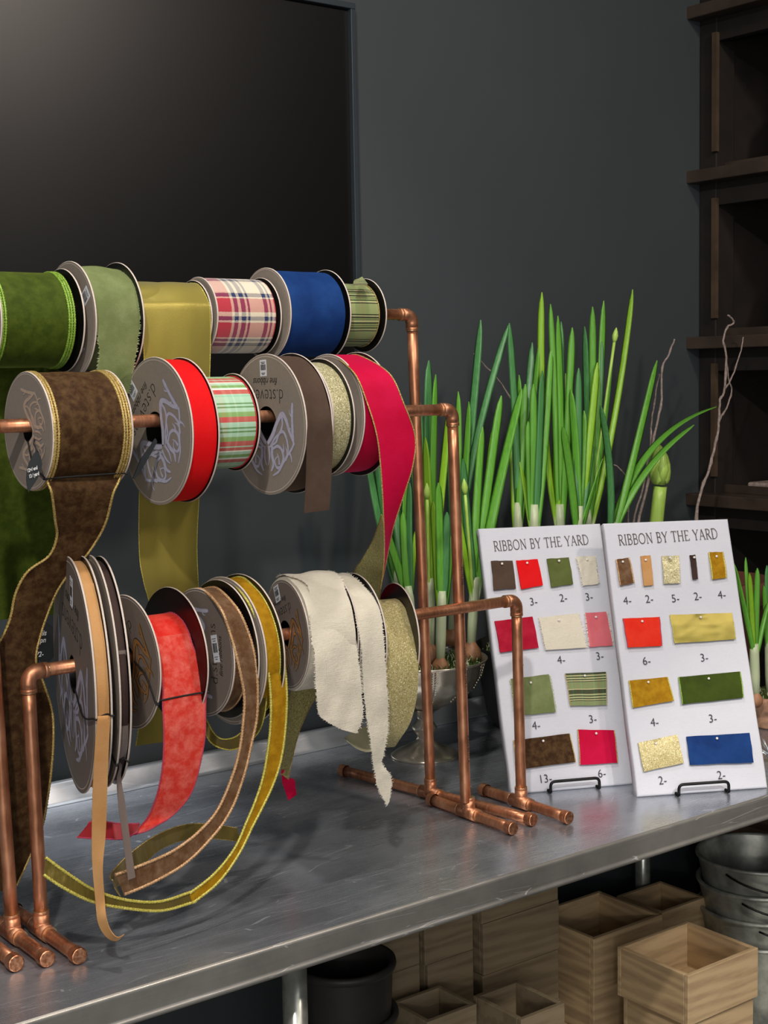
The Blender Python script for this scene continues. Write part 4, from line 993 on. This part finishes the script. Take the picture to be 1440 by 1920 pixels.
easel('wire_easel', 'black wire easel hooked under the left linen board', b1, 1028, 1120, 1465, 1482, 0, 0)
easel('wire_easel', 'black wire easel hooked under the right linen board', b2, 1268, 1362, 1475, 1490, 0, 0)
# ------------------------------------------------------------------ plants
def blade(base, tip, w=.011, mat='leaf', bend=0.0, twist=0.0, n=26, sag=0.0, droop=0.0, ctrl=None, th=.0014):
    """strap leaf from base to tip; bend = sideways bow along the picture's right direction"""
    mb = MB(); base = V(base); tip = V(tip); L = (tip-base).length
    side = V((CR.x, CR.y, 0)).normalized()
    c1 = ctrl if ctrl is not None else base.lerp(tip, .5)+side*bend*L+V((0, 0, 1))*sag*L
    rows, uv = [], []
    a0 = random.uniform(-.5, .5)
    for i in range(n+1):
        t = i/n; p = base.lerp(c1, t).lerp(c1.lerp(tip, t), t)
        p2 = base.lerp(c1, min(1, t+.02)).lerp(c1.lerp(tip, min(1, t+.02)), min(1, t+.02)); p1 = base.lerp(c1, max(0, t-.02)).lerp(c1.lerp(tip, max(0, t-.02)), max(0, t-.02))
        d = (p2-p1).normalized()
        an = a0+twist*t; s_ = side*cos(an)+V((-side.y, side.x, 0))*sin(an)
        s_ = (s_-d*s_.dot(d)).normalized(); nn = d.cross(s_)
        ww = 1.3*w*(.62+.38*min(1, t*3))*(1 if t < .86 else sqrt(max(0, 1-((t-.86)/.142)**2)))*(1-.25*max(0, t-.4))+.0002
        h = th*(1.6-.9*t)
        ring = [p-s_*ww/2, p-s_*ww*.25+nn*(h*.25), p+nn*(-h*.1), p+s_*ww*.25+nn*(h*.25), p+s_*ww/2, p+s_*ww*.25-nn*h*.65, p-nn*h*1.1, p-s_*ww*.25-nn*h*.65]
        rows.append(ring); uv.append([(k/8, t) for k in range(9)])
    mb.grid(rows, M[mat], uv, close=True, flip=False)
    return mb
def bulb_plant(label, base, Y, tips, white=.30, r=.016, buds=(), cat='plant', group='paperwhite bulbs in leaf', sheath=True, Yb=None, h_sh=None):
    """base pixel, depth; tips: (x, y, width px-free metres, material index, bend)"""
    b = at(*base, Y=Y)
    t = thing('paperwhite_plant', label, cat, b, 0, group)
    wob = lambda a, z: 1+.05*sin(a*2*pi*3)
    mb = MB(); rr = r
    prof = [(.002, -rr*.95), (rr*.55, -rr*.85), (rr*.95, -rr*.35), (rr, 0), (rr*.88, rr*.45), (rr*.55, rr*.9), (rr*.36, rr*1.3), (rr*.30, rr*1.55)]
    mb.lathe(prof, b+V((0, 0, -rr*.9)), M['bulb'], 20, wob); mb.build('bulb', t)
    top = b+V((0, 0, rr*.4))
    mean = V((0, 0, 0))
    T = []
    for q in tips:
        x, y, w, mi, bend = q[:5]; dy = q[5] if len(q) > 5 else random.uniform(-.03, .03)
        T.append((at(x, y, Y=Y+dy), w, mi, bend, q[6] if len(q) > 6 else 0))
    sh = h_sh or .11
    if sheath:
        mb = MB(); d = V((0, 0, 0))
        for tp, *_ in T: d += (tp-top).normalized()
        d = (d/len(T)); d.z = max(d.z, .5); d.normalize(); 
        mb.tube([top-d*.012, top+d*sh*.3, top+d*sh*.8, top+d*sh], [.0075, .0088, .0085, .0072], M['sheath'], 14); mb.build('white_sheath', t)
    else: d = V((0, 0, 1))
    for tp, w, mi, bend, sag in T:
        st = top+d*sh*.55+V((random.uniform(-.0035, .0035), random.uniform(-.0035, .0035), 0))
        L = (tp-st).length
        ctrl = st+d*L*.45+V((CR.x, CR.y, 0))*bend*L+V((0, 0, sag*L))
        blade(st, tp, w, ('leaf', 'leaf_blue', 'leaf_yellow')[mi], twist=random.uniform(-.8, .8), ctrl=ctrl.lerp(st.lerp(tp, .5)+V((CR.x, CR.y, 0))*bend*L+V((0, 0, sag*L)), .45)).build('leaf', t)
    for bx, by in buds:
        tp = at(bx, by, Y=Y-.015); st = top+d*sh*.6
        mb = MB(); path = [st.lerp(tp, i/6) for i in range(7)]
        mb.tube(path, .0028, M['bud'], 10)
        u_ = (tp-st).normalized(); L = .026
        mb.tube([tp-u_*.002, tp+u_*L*.15, tp+u_*L*.4, tp+u_*L*.7, tp+u_*L*.9, tp+u_*L], [.0028, .0048, .0058, .0040, .0018, .0004], M['bud'], 12); mb.build('flower_bud', t)
    return t
# silver footed bowl
bc = V((1.497, 1.862, .9))
t = thing('silver_footed_bowl', 'polished silver footed bowl of bulbs and moss behind the copper posts', 'bowl', bc)
mb = MB()
flut = lambda a, z: 1+(.02*abs(sin(a*2*pi*12)) if .11 < z < .166 else 0)
mb.lathe([(.012, .082), (.030, .085), (.062, .100), (.088, .122), (.101, .145), (.107, .166), (.110, .170), (.108, .1715), (.104, .168), (.097, .145), (.080, .118), (.03, .098), (.001, .096)], bc, M['silver'], 96, flut)
mb.build('bowl', t)
for kk in range(12):   # raised leaf bands on the bowl's side
    a = 2*pi*kk/12; mb = MB()
    for j in range(14):
        z = .105+.058*j/13; r_ = [(.100, .062), (.122, .088), (.145, .101), (.166, .107)]
        for (z0, r0_), (z1, r1_) in zip(r_, r_[1:]):
            if z0 <= z <= z1+1e-6: rad = r0_+(r1_-r0_)*(z-z0)/(z1-z0)
        for sg in (-1, 1):
            aa = a+sg*.02; p = bc+V((rad*cos(aa)*1.012, rad*sin(aa)*1.012, z)); tg = V((-sin(a), cos(a), 0))*sg
            q = p+tg*.006+V((0, 0, .005)); mb.tube([p, p.lerp(q, .6), q], [.0014, .0016, .0004], M['silver'], 6)
    mb.build('leaf_relief', t)
mb = MB(); mb.lathe([(.058, 0), (.060, .002), (.058, .004), (.048, .010), (.030, .018), (.016, .026), (.013, .034), (.018, .042), (.022, .050), (.016, .058), (.012, .064), (.014, .072), (.020, .078), (.030, .0845)], bc, M['silver'], 64); mb.build('foot', t)
def moss(name, label, c, r, z, n=900, par=None):
    mb = MB(); rows = []
    for i in range(9):
        ri = r*i/8; rows.append([V((c.x+ri*cos(2*pi*k/32), c.y+ri*sin(2*pi*k/32), z+.007*(1-(i/8)**2)+.004*noise.noise(V((ri*90*cos(2*pi*k/32), ri*90*sin(2*pi*k/32), 1))))) for k in range(32)])
    mb.grid(rows, M['moss'], close=True)
    for k in range(n):
        a = random.uniform(0, 2*pi); ri = r*sqrt(random.random()); p = V((c.x+ri*cos(a), c.y+ri*sin(a), z+.003+.006*(1-(ri/r)**2)))
        q = p+V((random.uniform(-.006, .006), random.uniform(-.006, .006), random.uniform(.003, .014))); m_ = p.lerp(q, .5)+V((random.uniform(-.004, .004), random.uniform(-.004, .004), .002))
        mb.tube([p, m_, q], [.0008, .0006, .0002], M['moss'] if k % 4 else M['leaf_yellow'], 4, caps=False)
    o = mb.build(name, loc=(c.x, c.y, z)); tag(o, label, 'moss'); o['kind'] = 'stuff'; return o
moss('moss', 'green moss around the bulbs in the silver bowl', bc, .100, .9+.156)
W = .0125
bulb_plant('paperwhite with tall leaves directly behind the back copper post', (806, 1213), 1.835, [(804, 676, .017, 1, 0), (817, 702, .012, 0, .01), (785, 745, .012, 1, -.03), (842, 760, .012, 2, .04), (797, 820, .013, 2, 0), (775, 860, .012, 1, -.03)], buds=[(801, 934)], group=None, r=.018)
bulb_plant('paperwhite with the two tallest thin leaves behind the middle copper post', (848, 1180), 1.90, [(859, 734, .010, 0, 0), (879, 753, .012, 0, .02), (901, 600, .013, 1, .02), (842, 810, .012, 1, -.02), (870, 850, .011, 2, .03), (955, 606, .011, 1, -.03)], group=None)
bulb_plant('paperwhite with wide arching leaves, right side of the silver bowl', (884, 1208), 1.835, [(978, 729, .014, 0, .02), (940, 742, .013, 0, .0), (905, 800, .012, 0, -.02), (925, 800, .012, 2, .02), (868, 860, .012, 1, -.05), (915, 890, .010, 0, .02), (845, 905, .010, 2, -.04)], buds=[(872, 925)], group=None, r=.018)
bulb_plant('paperwhite leaning left behind the magenta ribbon', (756, 1190), 1.86, [(690, 862, .014, 1, -.06), (702, 840, .011, 1, -.04), (733, 850, .013, 1, -.02), (722, 930, .012, 0, -.05), (748, 800, .012, 1, 0), (765, 868, .011, 0, .02)], group=None)
bulb_plant('short paperwhite between the two copper posts', (826, 1235), 1.800, [(822, 905, .012, 0, .0), (838, 960, .011, 1, .02), (812, 940, .011, 2, -.02), (848, 1000, .010, 0, .03)], r=.015, group=None)
bulb_plant('paperwhite with short leaves at the left rim of the silver bowl', (775, 1225), 1.83, [(740, 940, .012, 1, -.03), (755, 960, .011, 0, -.02), (768, 905, .012, 1, 0), (722, 990, .011, 0, -.04), (783, 990, .010, 2, 0)], r=.014, group=None)
# second bowl, behind the boards
c2 = V((1.81, 1.885, .9))
t = thing('zinc_planter', 'dark round planter of bulbs hidden behind the linen boards', 'planter', c2)
mb = MB(); mb.lathe([(.001, .002), (.10, .002), (.112, .02), (.13, .12), (.136, .15), (.132, .152), (.128, .148), (.12, .11), (.001, .105)], c2, M['black_plastic'], 64); mb.build('pot', t)
moss('moss', 'green moss in the dark planter behind the linen boards', c2, .122, .9+.132, 500)
bulb_plant('paperwhite with slim upright leaves behind the left linen board', (968, 1120), 1.87, [(973, 703, .010, 0, 0), (998, 642, .012, 1, .02), (1009, 653, .011, 0, .03), (955, 606, .011, 1, .0), (985, 720, .012, 0, .0), (960, 800, .010, 2, -.02)], h_sh=.165, group=None)
bulb_plant('paperwhite with short broad leaves above the left linen board', (1000, 1125), 1.84, [(1000, 720, .012, 0, 0), (1017, 695, .012, 1, .01), (1028, 760, .012, 2, .02), (990, 790, .011, 0, -.02), (1034, 650, .010, 0, .03), (975, 850, .010, 2, -.04)], h_sh=.165, group=None)
bulb_plant('tall paperwhite with one long leaf bowed to the left', (1052, 1120), 1.85, [(1016, 548, .011, 2, -.075), (1032, 570, .010, 0, .0), (1046, 592, .011, 0, .01), (1052, 603, .010, 1, .01), (1073, 614, .012, 0, .02), (1060, 700, .013, 2, 0), (1040, 780, .012, 2, -.03)], h_sh=.165, group=None)
bulb_plant('tall paperwhite with a budded leaf rising highest of all', (1092, 1120), 1.86, [(1096, 612, .011, 1, 0), (1111, 575, .012, 0, .0), (1132, 564, .012, 0, .02), (1128, 640, .011, 1, .02), (1186, 543, .010, 2, .06), (1150, 660, .010, 0, .05), (1100, 760, .013, 2, 0)], buds=[(1152, 640)], h_sh=.165, group=None)
bulb_plant('paperwhite with dense middle leaves above the gap between the boards', (1075, 1125), 1.82, [(1070, 730, .013, 0, 0), (1085, 690, .012, 1, 0), (1095, 770, .012, 0, .02), (1120, 680, .012, 2, .03), (1055, 800, .012, 0, -.02), (1110, 830, .012, 1, .03), (1130, 860, .011, 0, .05)], h_sh=.165, group=None)
bulb_plant('paperwhite with three leaves splayed far to the right', (1118, 1110), 1.845, [(1232, 676, .012, 0, -.005), (1343, 763, .0125, 0, -.07, .02, .16), (1301, 797, .0125, 0, -.04, -.02, .10), (1140, 838, .010, 2, .0), (1126, 760, .011, 1, 0)], h_sh=.13, group=None)
# amaryllis
b = at(1212, 1150, Y=1.90); tp = at(1238, 912, Y=1.88)
t = thing('amaryllis_plant', 'thick green amaryllis stem with one fat closed bud', 'plant', b)
mb = MB(); mb.tube([b.lerp(tp, i/10)+V((0, 0, 0)) for i in range(11)], [.0150-.002*i/10 for i in range(11)], M['bud'], 20); mb.build('stem', t)
tp2 = at(1238, 908, Y=1.88); top = at(1236, 833, Y=1.88); L = (top-tp2); 
mb = MB(); mb.tube([tp2+L*q for q in (0, .03, .12, .3, .5, .7, .85, .95, 1.0)], [.0125, .0160, .0192, .0212, .0205, .0165, .0105, .0048, .0008], M['bud'], 24)
mb.tube([tp2+L*.02+V((-.004, -.006, 0)), tp2+L*.4+V((-.006, -.0125, 0)), tp2+L*.8+V((-.002, -.008, 0)), top], [.010, .012, .008, .001], M['bud'], 18); mb.build('bud', t)
mb = MB(); mb.lathe([(.002, -.03), (.03, -.02), (.04, 0), (.028, .025), (.014, .045)], b-V((0, 0, .03)), M['bulb'], 24); mb.build('bulb', t)
# twigs
def twig(label, Y, paths, tan=False):
    allp = [[at(x, y, Y=Y+dy) for x, y, dy in p[0]] for p in paths]
    b0 = allp[0][0]; allp[0] = [V((b0.x, b0.y, .902)), V((b0.x, b0.y, .5*(b0.z+.902)))]+allp[0]
    t = thing('bare_twig', label, 'twig', allp[0][0], 0, 'bare twigs among the bulbs')
    for i, ((pts, r0, r1), pp) in enumerate(zip(paths, allp)):
        d = [q[0] for q in catmull([(p,) for p in pp], 4)]
        n = len(d); d = [p+V((random.uniform(-1, 1), 0, random.uniform(-1, 1)))*.0012 for p in d]
        rad = [(r0+(r1-r0)*j/n)*(1.35 if j % 5 == 2 else 1) for j in range(n)]
        mb = MB(); mb.tube(d, rad, M['twig_tan' if tan else 'twig'], 8); mb.build('main_stem' if i == 0 else 'side_branch', t)
twig('tall forked bare twig standing out against the dark shelves on the right', 1.86, [([(1290, 1180, 0), (1305, 975, 0), (1317, 915, 0), (1328, 885, 0), (1337, 850, 0), (1345, 815, 0), (1348, 785, 0), (1350, 750, 0), (1357, 735, 0), (1362, 670, 0), (1356, 640, 0), (1363, 615, 0), (1376, 605, 0), (1371, 597, 0), (1364, 590, 0)], .0034, .0016),
     ([(1350, 785, 0), (1362, 765, .01), (1372, 735, .01), (1366, 710, .01), (1362, 672, .01)], .002, .0012), ([(1358, 732, 0), (1370, 712, -.01), (1382, 680, -.01), (1391, 650, -.01), (1393, 632, -.01)], .0018, .0011)])
twig('long bare twig rising beside the amaryllis bud', 1.90, [([(1190, 1150, 0), (1195, 990, 0), (1212, 920, 0), (1222, 840, 0), (1231, 800, 0), (1240, 750, 0), (1242, 690, 0), (1254, 665, 0), (1264, 637, 0)], .0034, .0016)])
twig('thinner bare twig beside the long one, left of the amaryllis', 1.91, [([(1180, 1150, 0), (1186, 990, 0), (1205, 915, 0), (1218, 845, 0), (1222, 790, 0), (1228, 745, 0), (1237, 702, 0)], .0028, .0014)])
twig('short pale twig above the right linen board', 1.88, [([(1180, 1150, 0), (1178, 985, 0), (1180, 930, 0), (1173, 890, 0), (1152, 872, 0)], .0018, .0010), ([(1178, 960, 0), (1166, 950, 0), (1150, 940, 0)], .0013, .0008)])
twig('dark thin twig crossing behind the paperwhite leaves', 1.93, [([(1050, 1150, 0), (1045, 960, 0), (1005, 850, 0), (975, 780, 0), (940, 720, 0), (905, 680, 0), (888, 662, 0)], .0024, .0010)])
twig('dark crooked twig near the gap between the boards', 1.93, [([(1130, 1150, 0), (1150, 990, 0), (1143, 930, 0), (1146, 880, 0), (1140, 845, 0)], .0020, .0010)])
# right-hand pot of bulbs, cut by the picture edge
c3 = at(1448, 1348, Y=1.60); c3 = V((c3.x, c3.y, .9))
t = thing('clay_flower_pot', 'small limewashed clay pot of bulbs at the right edge of the table', 'flower pot', c3)
mb = MB(); wv = lambda a, z: 1+.02*noise.noise(V((a*9, z*60, 0)))
mb.lathe([(.001, .001), (.034, .001), (.037, .005), (.040, .022), (.0405, .026), (.0455, .030), (.048, .052), (.0485, .058), (.045, .060), (.043, .052), (.001, .050)], c3, M['terracotta_white'], 48, wv); mb.build('pot', t)
moss('moss', 'bright moss in the small clay pot', c3, .042, .9+.052, 300)
bulb_plant('young bulb with white stems and drooping leaves in the small clay pot', (1416, 1300), 1.585, [(1376, 1056, .009, 0, -.05, 0, .06), (1398, 1045, .007, 0, -.02), (1420, 1065, .009, 0, .02), (1440, 1130, .008, 0, .04, 0, .05), (1405, 1075, .008, 2, 0)], h_sh=.085, group=None, r=.014)
bulb_plant('young bulb with one upright leaf at the picture edge in the small clay pot', (1444, 1300), 1.60, [(1438, 1060, .009, 1, 0), (1452, 1080, .009, 0, .02), (1432, 1098, .008, 0, -.01)], h_sh=.10, group=None, r=.015)
# dark clay planter behind
c4 = V((2.17, 1.80, .9))
t = thing('brown_clay_planter', 'large dark brown clay planter at the right end of the table', 'planter', c4)
mb = MB(); mb.lathe([(.001, .001), (.075, .001), (.085, .02), (.105, .20), (.118, .205), (.120, .245), (.110, .247), (.10, .20), (.001, .19)], c4, M['terracotta'], 56); mb.build('pot', t)
moss('moss', 'dark soil and moss filling the large brown planter', c4, .098, .9+.20, 80)
# frosted spiky ornament on the table at the right edge
c5 = at(1444, 1430, Z=.9)
t = thing('frosted_star_ornament', 'small spiky frosted silver ornament at the right edge of the table', 'ornament', c5)
mb = MB(); cc = c5+V((0, 0, .012))
mb.lathe([(.0001, -.006), (.005, -.003), (.006, 0), (.005, .004), (.0001, .006)], cc, M['frost'], 12); mb.build('core', t)
for kk in range(14):
    a = 2*pi*kk/14+random.uniform(-.1, .1); e = random.uniform(.3, 1.25)
    d = V((cos(a)*cos(e), sin(a)*cos(e), sin(e))); mb = MB(); mb.tube([cc+d*.003, cc+d*.015, cc+d*random.uniform(.026, .036)], [.0020, .0016, .0002], M['frost'], 5); mb.build('spike', t)
# ------------------------------------------------------------------ dark shelving on the right wall side
SX = 2.44
t = thing('dark_wooden_shelving', 'tall dark stained wooden shelving on the right with deep ledges', 'shelving', (SX+.2, 1.4, 0))
def zpx(y): return at(1283, y, X=SX-.02).z
Z = [at(1283, y, X=2.42).z for y in (20, 325, 633, 923)]
zl = Z
mb = MB(); mb.box((SX+.28, 1.38, 1.36), (.02, 1.36, 2.72), M['dark_wood']); mb.build('back_panel', t)
for y in (2.035, 1.55, .98):
    mb = MB(); mb.box((SX+.03, y, 1.36), (.06, .045, 2.72), M['dark_wood']); mb.build('upright', t, .002)
    mb = MB(); mb.box((SX+.165, y, 1.36), (.22, .02, 2.70), M['dark_wood']); mb.build('side_panel', t)
for i, z in enumerate([2.62]+zl+[.55, .12]):
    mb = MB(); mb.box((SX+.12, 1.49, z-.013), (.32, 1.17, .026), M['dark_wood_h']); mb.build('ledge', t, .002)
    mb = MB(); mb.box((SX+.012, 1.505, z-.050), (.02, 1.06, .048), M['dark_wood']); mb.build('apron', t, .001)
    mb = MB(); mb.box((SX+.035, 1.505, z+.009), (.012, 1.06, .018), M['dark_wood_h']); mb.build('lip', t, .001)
for (za, zb) in zip(zl[1:], zl[:-1]):
    mb = MB(); mb.box((SX-.004, 2.012, (za+zb)/2-.01), (.010, .012, (zb-za)*.72), M['strip_wood']); mb.build('corner_strip', t)
# dim things on the shelves
def dim(name, label, cat, y, z, prof, mat, x=.13):
    o = thing(name, label, cat, (SX+x, y, z)); mb = MB(); mb.lathe(prof, (SX+x, y, z), M[mat], 40); mb.build('body', o); return o
dim('round_vase', 'dim round brown vase on the upper dark shelf', 'vase', 1.80, zl[1]+.001, [(.001, 0), (.04, 0), (.075, .03), (.095, .085), (.085, .14), (.05, .18), (.03, .2), (.038, .23), (.03, .232), (.001, .20)], 'dark_wood_h')
dim('wicker_basket', 'dim ribbed basket on the middle dark shelf', 'basket', 1.79, zl[2]+.001, [(.001, 0), (.06, 0), (.085, .02), (.088, .03), (.085, .04), (.092, .05), (.088, .06), (.094, .07), (.09, .08), (.095, .09), (.09, .10), (.096, .11), (.09, .12), (.096, .13), (.09, .14), (.08, .17), (.05, .20), (.001, .19)], 'dark_wood_h')
o = thing('woven_tray', 'flat grey woven tray lying on the lower dark shelf', 'tray', (SX+.10, 1.86, zl[3]+.001))
mb = MB(); mb.box((SX+.11, 1.84, zl[3]+.014), (.16, .22, .024), M['twig']); mb.build('tray', o, .004)
# ------------------------------------------------------------------ things under the table
def crate(label, x0, x1, y0, y1, z1, h, old=False, th=.009, group='wooden crates under the table', inner_step=True):
    xc, yc = (x0+x1)/2, (y0+y1)/2; z0 = z1-h
    t = thing('wooden_crate', label, 'crate', (xc, yc, z0), 0, group)
    a, b = ('crate_old', 'crate_old') if old else ('crate', 'crate_y')
    for (c, d, m_) in (((xc, y0+th/2, z0+h/2), (x1-x0, th, h), a), ((xc, y1-th/2, z0+h/2), (x1-x0, th, h), a), ((x0+th/2, yc, z0+h/2), (th, y1-y0-2*th, h*.998), b), ((x1-th/2, yc, z0+h/2), (th, y1-y0-2*th, h*.998), b)):
        mb = MB(); mb.box(c, d, M[m_]); mb.build('side_board', t, .0012)
    mb = MB(); mb.box((xc, yc, z0+.004), (x1-x0-2*th, y1-y0-2*th, .008), M[a]); mb.build('bottom_board', t)
    return t
g = 'open pine crates stacked under the right of the table'
crate('bright pine crate with open top, nearest and topmost under the table on the right', 1.765, 1.948, 1.508, 1.668, .550, .088)
crate('pine crate directly under the bright topmost one on the right', 1.775, 1.942, 1.513, 1.663, .4615, .088)
crate('lowest pine crate of the front right stack', 1.770, 1.946, 1.510, 1.666, .373, .096)
crate('shaded pine crate with open top behind the bright one', 1.783, 1.966, 1.742, 1.906, .535, .095)
crate('shaded pine crate second in the stack behind the bright one', 1.788, 1.960, 1.748, 1.900, .4395, .090)
crate('lowest shaded pine crate of the stack behind the bright one', 1.783, 1.964, 1.744, 1.904, .349, .072)
crate('small pine crate peeping out behind the shaded open one', 2.03, 2.16, 1.80, 1.92, .505, .08)
crate('lower small pine crate at the back right', 2.03, 2.16, 1.80, 1.92, .424, .146)
for i, (z1, lab) in enumerate(((.690, 'weathered crate at the very top of the tall back stack'), (.5965, 'weathered crate second from the top of the tall back stack'), (.5035, 'weathered crate third from the top of the tall back stack'), (.4105, 'weathered crate fourth from the top of the tall back stack'))):
    crate(lab, 1.572+(i % 2)*.003, 1.756+(i % 2)*.002, 1.805, 1.96, z1, .0925 if i < 3 else .133, True)
for i, (z1, lab) in enumerate(((.655, 'narrow weathered crate on top of the stack left of the tall one'), (.552, 'narrow weathered crate second in the stack left of the tall one'), (.449, 'narrow weathered crate low in the stack left of the tall one'))):
    crate(lab, 1.452+(i % 2)*.006, 1.560, 1.815, 1.955, z1, .1025 if i < 2 else .172, True)
for i, (z1, lab) in enumerate(((.665, 'weathered crate right behind the black pots, on top'), (.560, 'weathered crate right behind the black pots, lower down'))):
    crate(lab, 1.27, 1.438, 1.812, 1.96, z1, .1045 if i < 1 else .283, True)
crate('small open weathered crate in front, right beside the black pots', 1.358, 1.462, 1.694, 1.790, .525, .09, True)
crate('small open weathered crate in front of the tall stack', 1.478, 1.575, 1.605, 1.722, .525, .09, True)
crate('small weathered crate under the one beside the black pots', 1.358, 1.462, 1.694, 1.790, .4345, .158, True)
crate('small weathered crate under the one in front of the tall stack', 1.478, 1.575, 1.605, 1.722, .4345, .158, True)
# black pots
pc = at(645, 1797, Y=1.58)
proto = None
labs = ['black plastic pot with rolled rim, topmost in the nest under the table', 'black plastic pot second in the nest, only its rim and side showing', 'black plastic pot third in the nest under the table']
for i, lab in enumerate(labs):
    z = pc.z-.150-i*.075
    if proto is None:
        proto = thing('black_pot', lab, 'pot', (pc.x, pc.y, z), 0, 'nested black pots under the table')
        mb = MB(); c = V((pc.x, pc.y, z))
        mb.lathe([(.001, .0), (.058, .0), (.061, .004), (.067, .10), (.0685, .140)], c, M['black_plastic'], 64)
        mb.lathe([(.064, .140), (.062, .10), (.056, .008), (.001, .008)], c, M['black_plastic'], 64); mb.build('body', proto)
        mb = MB(); mb.lathe([(.0685, .138), (.0725, .139), (.0740, .144), (.0730, .149), (.068, .150), (.064, .146), (.064, .138)], c, M['black_plastic'], 64); mb.build('rim', proto)
    else:
        r_ = proto.copy(); COL.objects.link(r_); r_.location = (pc.x+(.003 if i == 1 else 0), pc.y, z); r_['label'] = lab
        for ch in [c for c in proto.children]:
            c_ = ch.copy(); COL.objects.link(c_); c_.parent = r_
mb = MB()
# galvanised buckets
bk = at(1415, 1600, Y=1.74); bx, by = bk.x+.01, bk.y
proto = None
for i, lab in enumerate(['galvanised bucket at the top of the nested stack on the right', 'galvanised bucket second from the top of the nested stack', 'galvanised bucket third from the top of the nested stack', 'galvanised bucket lowest visible in the nested stack']):
    z = bk.z-.20-i*.052
    if proto is None:
        proto = thing('galvanised_bucket', lab, 'bucket', (bx, by, z), 0, 'nested galvanised buckets')
        c = V((bx, by, z)); mb = MB()
        mb.lathe([(.001, 0), (.085, 0), (.086, .004), (.098, .10), (.108, .15), (.118, .195)], c, M['galv'], 64); mb.lathe([(.114, .195), (.094, .10), (.082, .006), (.001, .006)], c, M['galv'], 64); mb.build('body', proto)
        mb = MB(); mb.lathe([(.1175, .193), (.1215, .195), (.1225, .199), (.119, .202), (.114, .200), (.1135, .194)], c, M['galv'], 64); mb.build('rim', proto)
        mb = MB(); mb.tube([c+V((-.124*cos(a)*.98, -.02-.10*sin(a)*1.0, .188-.10*sin(a)*.35)) for a in [pi*k_/24 for k_ in range(25)]], .0022, M['black_metal'], 8); mb.build('wire_handle', proto)
    else:
        r_ = proto.copy(); COL.objects.link(r_); r_.location = (bx+.002*i, by, z); r_['label'] = lab; r_.rotation_euler = (0, 0, .25*i)
        for ch in [c for c in proto.children]:
            c_ = ch.copy(); COL.objects.link(c_); c_.parent = r_

crate('wooden crate below the picture carrying the black pots', pc.x-.08, pc.x+.08, pc.y-.08, pc.y+.08, pc.z-.3005, pc.z-.3005-.276, True)
crate('wooden crate below the picture carrying the galvanised buckets', bx-.10, min(bx+.10, SX-.03), by-.1, by+.1, bk.z-.2+.0-.1565, bk.z-.2-.1565-.001, True)
# ------------------------------------------------------------------ light
def spot(name, loc, tgt, watts, size=70, blend=.5, rad=.06, col=(1, .95, .88)):
    l = bpy.data.lights.new(name, 'SPOT'); l.energy = watts; l.spot_size = radians(size); l.spot_blend = blend; l.shadow_soft_size = rad; l.color = col
    o = bpy.data.objects.new(name, l); COL.objects.link(o); o.location = loc
    d = V(tgt)-V(loc); o.rotation_euler = d.to_track_quat('-Z', 'Y').to_euler(); return o
def area(name, loc, tgt, watts, sx, sy, col=(1, .97, .93)):
    l = bpy.data.lights.new(name, 'AREA'); l.energy = watts; l.shape = 'RECTANGLE'; l.size = sx; l.size_y = sy; l.color = col
    o = bpy.data.objects.new(name, l); COL.objects.link(o); o.location = loc
    d = V(tgt)-V(loc); o.rotation_euler = d.to_track_quat('-Z', 'Y').to_euler(); return o
spot('ceiling_spot_key', (-.35, -.05, 3.0), (.95, 1.6, 1.2), 125, 75, .6, .05)
spot('ceiling_spot_above', (.85, 1.30, 3.0), (.95, 1.6, 1.2), 48, 80, .6, .06)
spot('ceiling_spot_right', (1.70, -.17, 2.85), (1.6, 1.7, 1.2), 62, 110, .6, .09, (1, .86, .74))
spot('floor_lamp', (-1.0, -1.3, 1.5), (.8, 1.6, 1.2), 32, 60, .5, .08)
area('added_front_fill', (-1.6, -2.6, 1.7), (.9, 1.4, 1.0), 42, 2.6, 2.0, (1, .98, .96))  # added fill behind the camera, reflected in the table's front edge
area('ceiling_panel', (.6, -1.2, 3.1), (.9, 1.4, .9), 14, 1.6, .8, (1, .96, .92))
spot('added_crate_spot', (1.2, -.8, 2.9), (1.88, 1.55, .48), 125, 17, .6, .05, (1, .93, .84))  # added narrow lamp out of view, brightens the front crates
spot('added_backsplash_spot', (.92, 1.96, 3.0), (.90, 1.91, .9), 150, 15, .9, .03, (.95, .97, 1))  # added accent lamp out of view, brightens the table at back left
w = bpy.data.worlds.new('ambient'); sc.world = w; w.use_nodes = True
bg = w.node_tree.nodes['Background']; bg.inputs[0].default_value = (.75, .85, 1, 1); bg.inputs[1].default_value = .10
sc.view_settings.view_transform = 'Standard'; sc.view_settings.look = 'None'; sc.view_settings.gamma = 1
sc.view_settings.exposure = 0.0
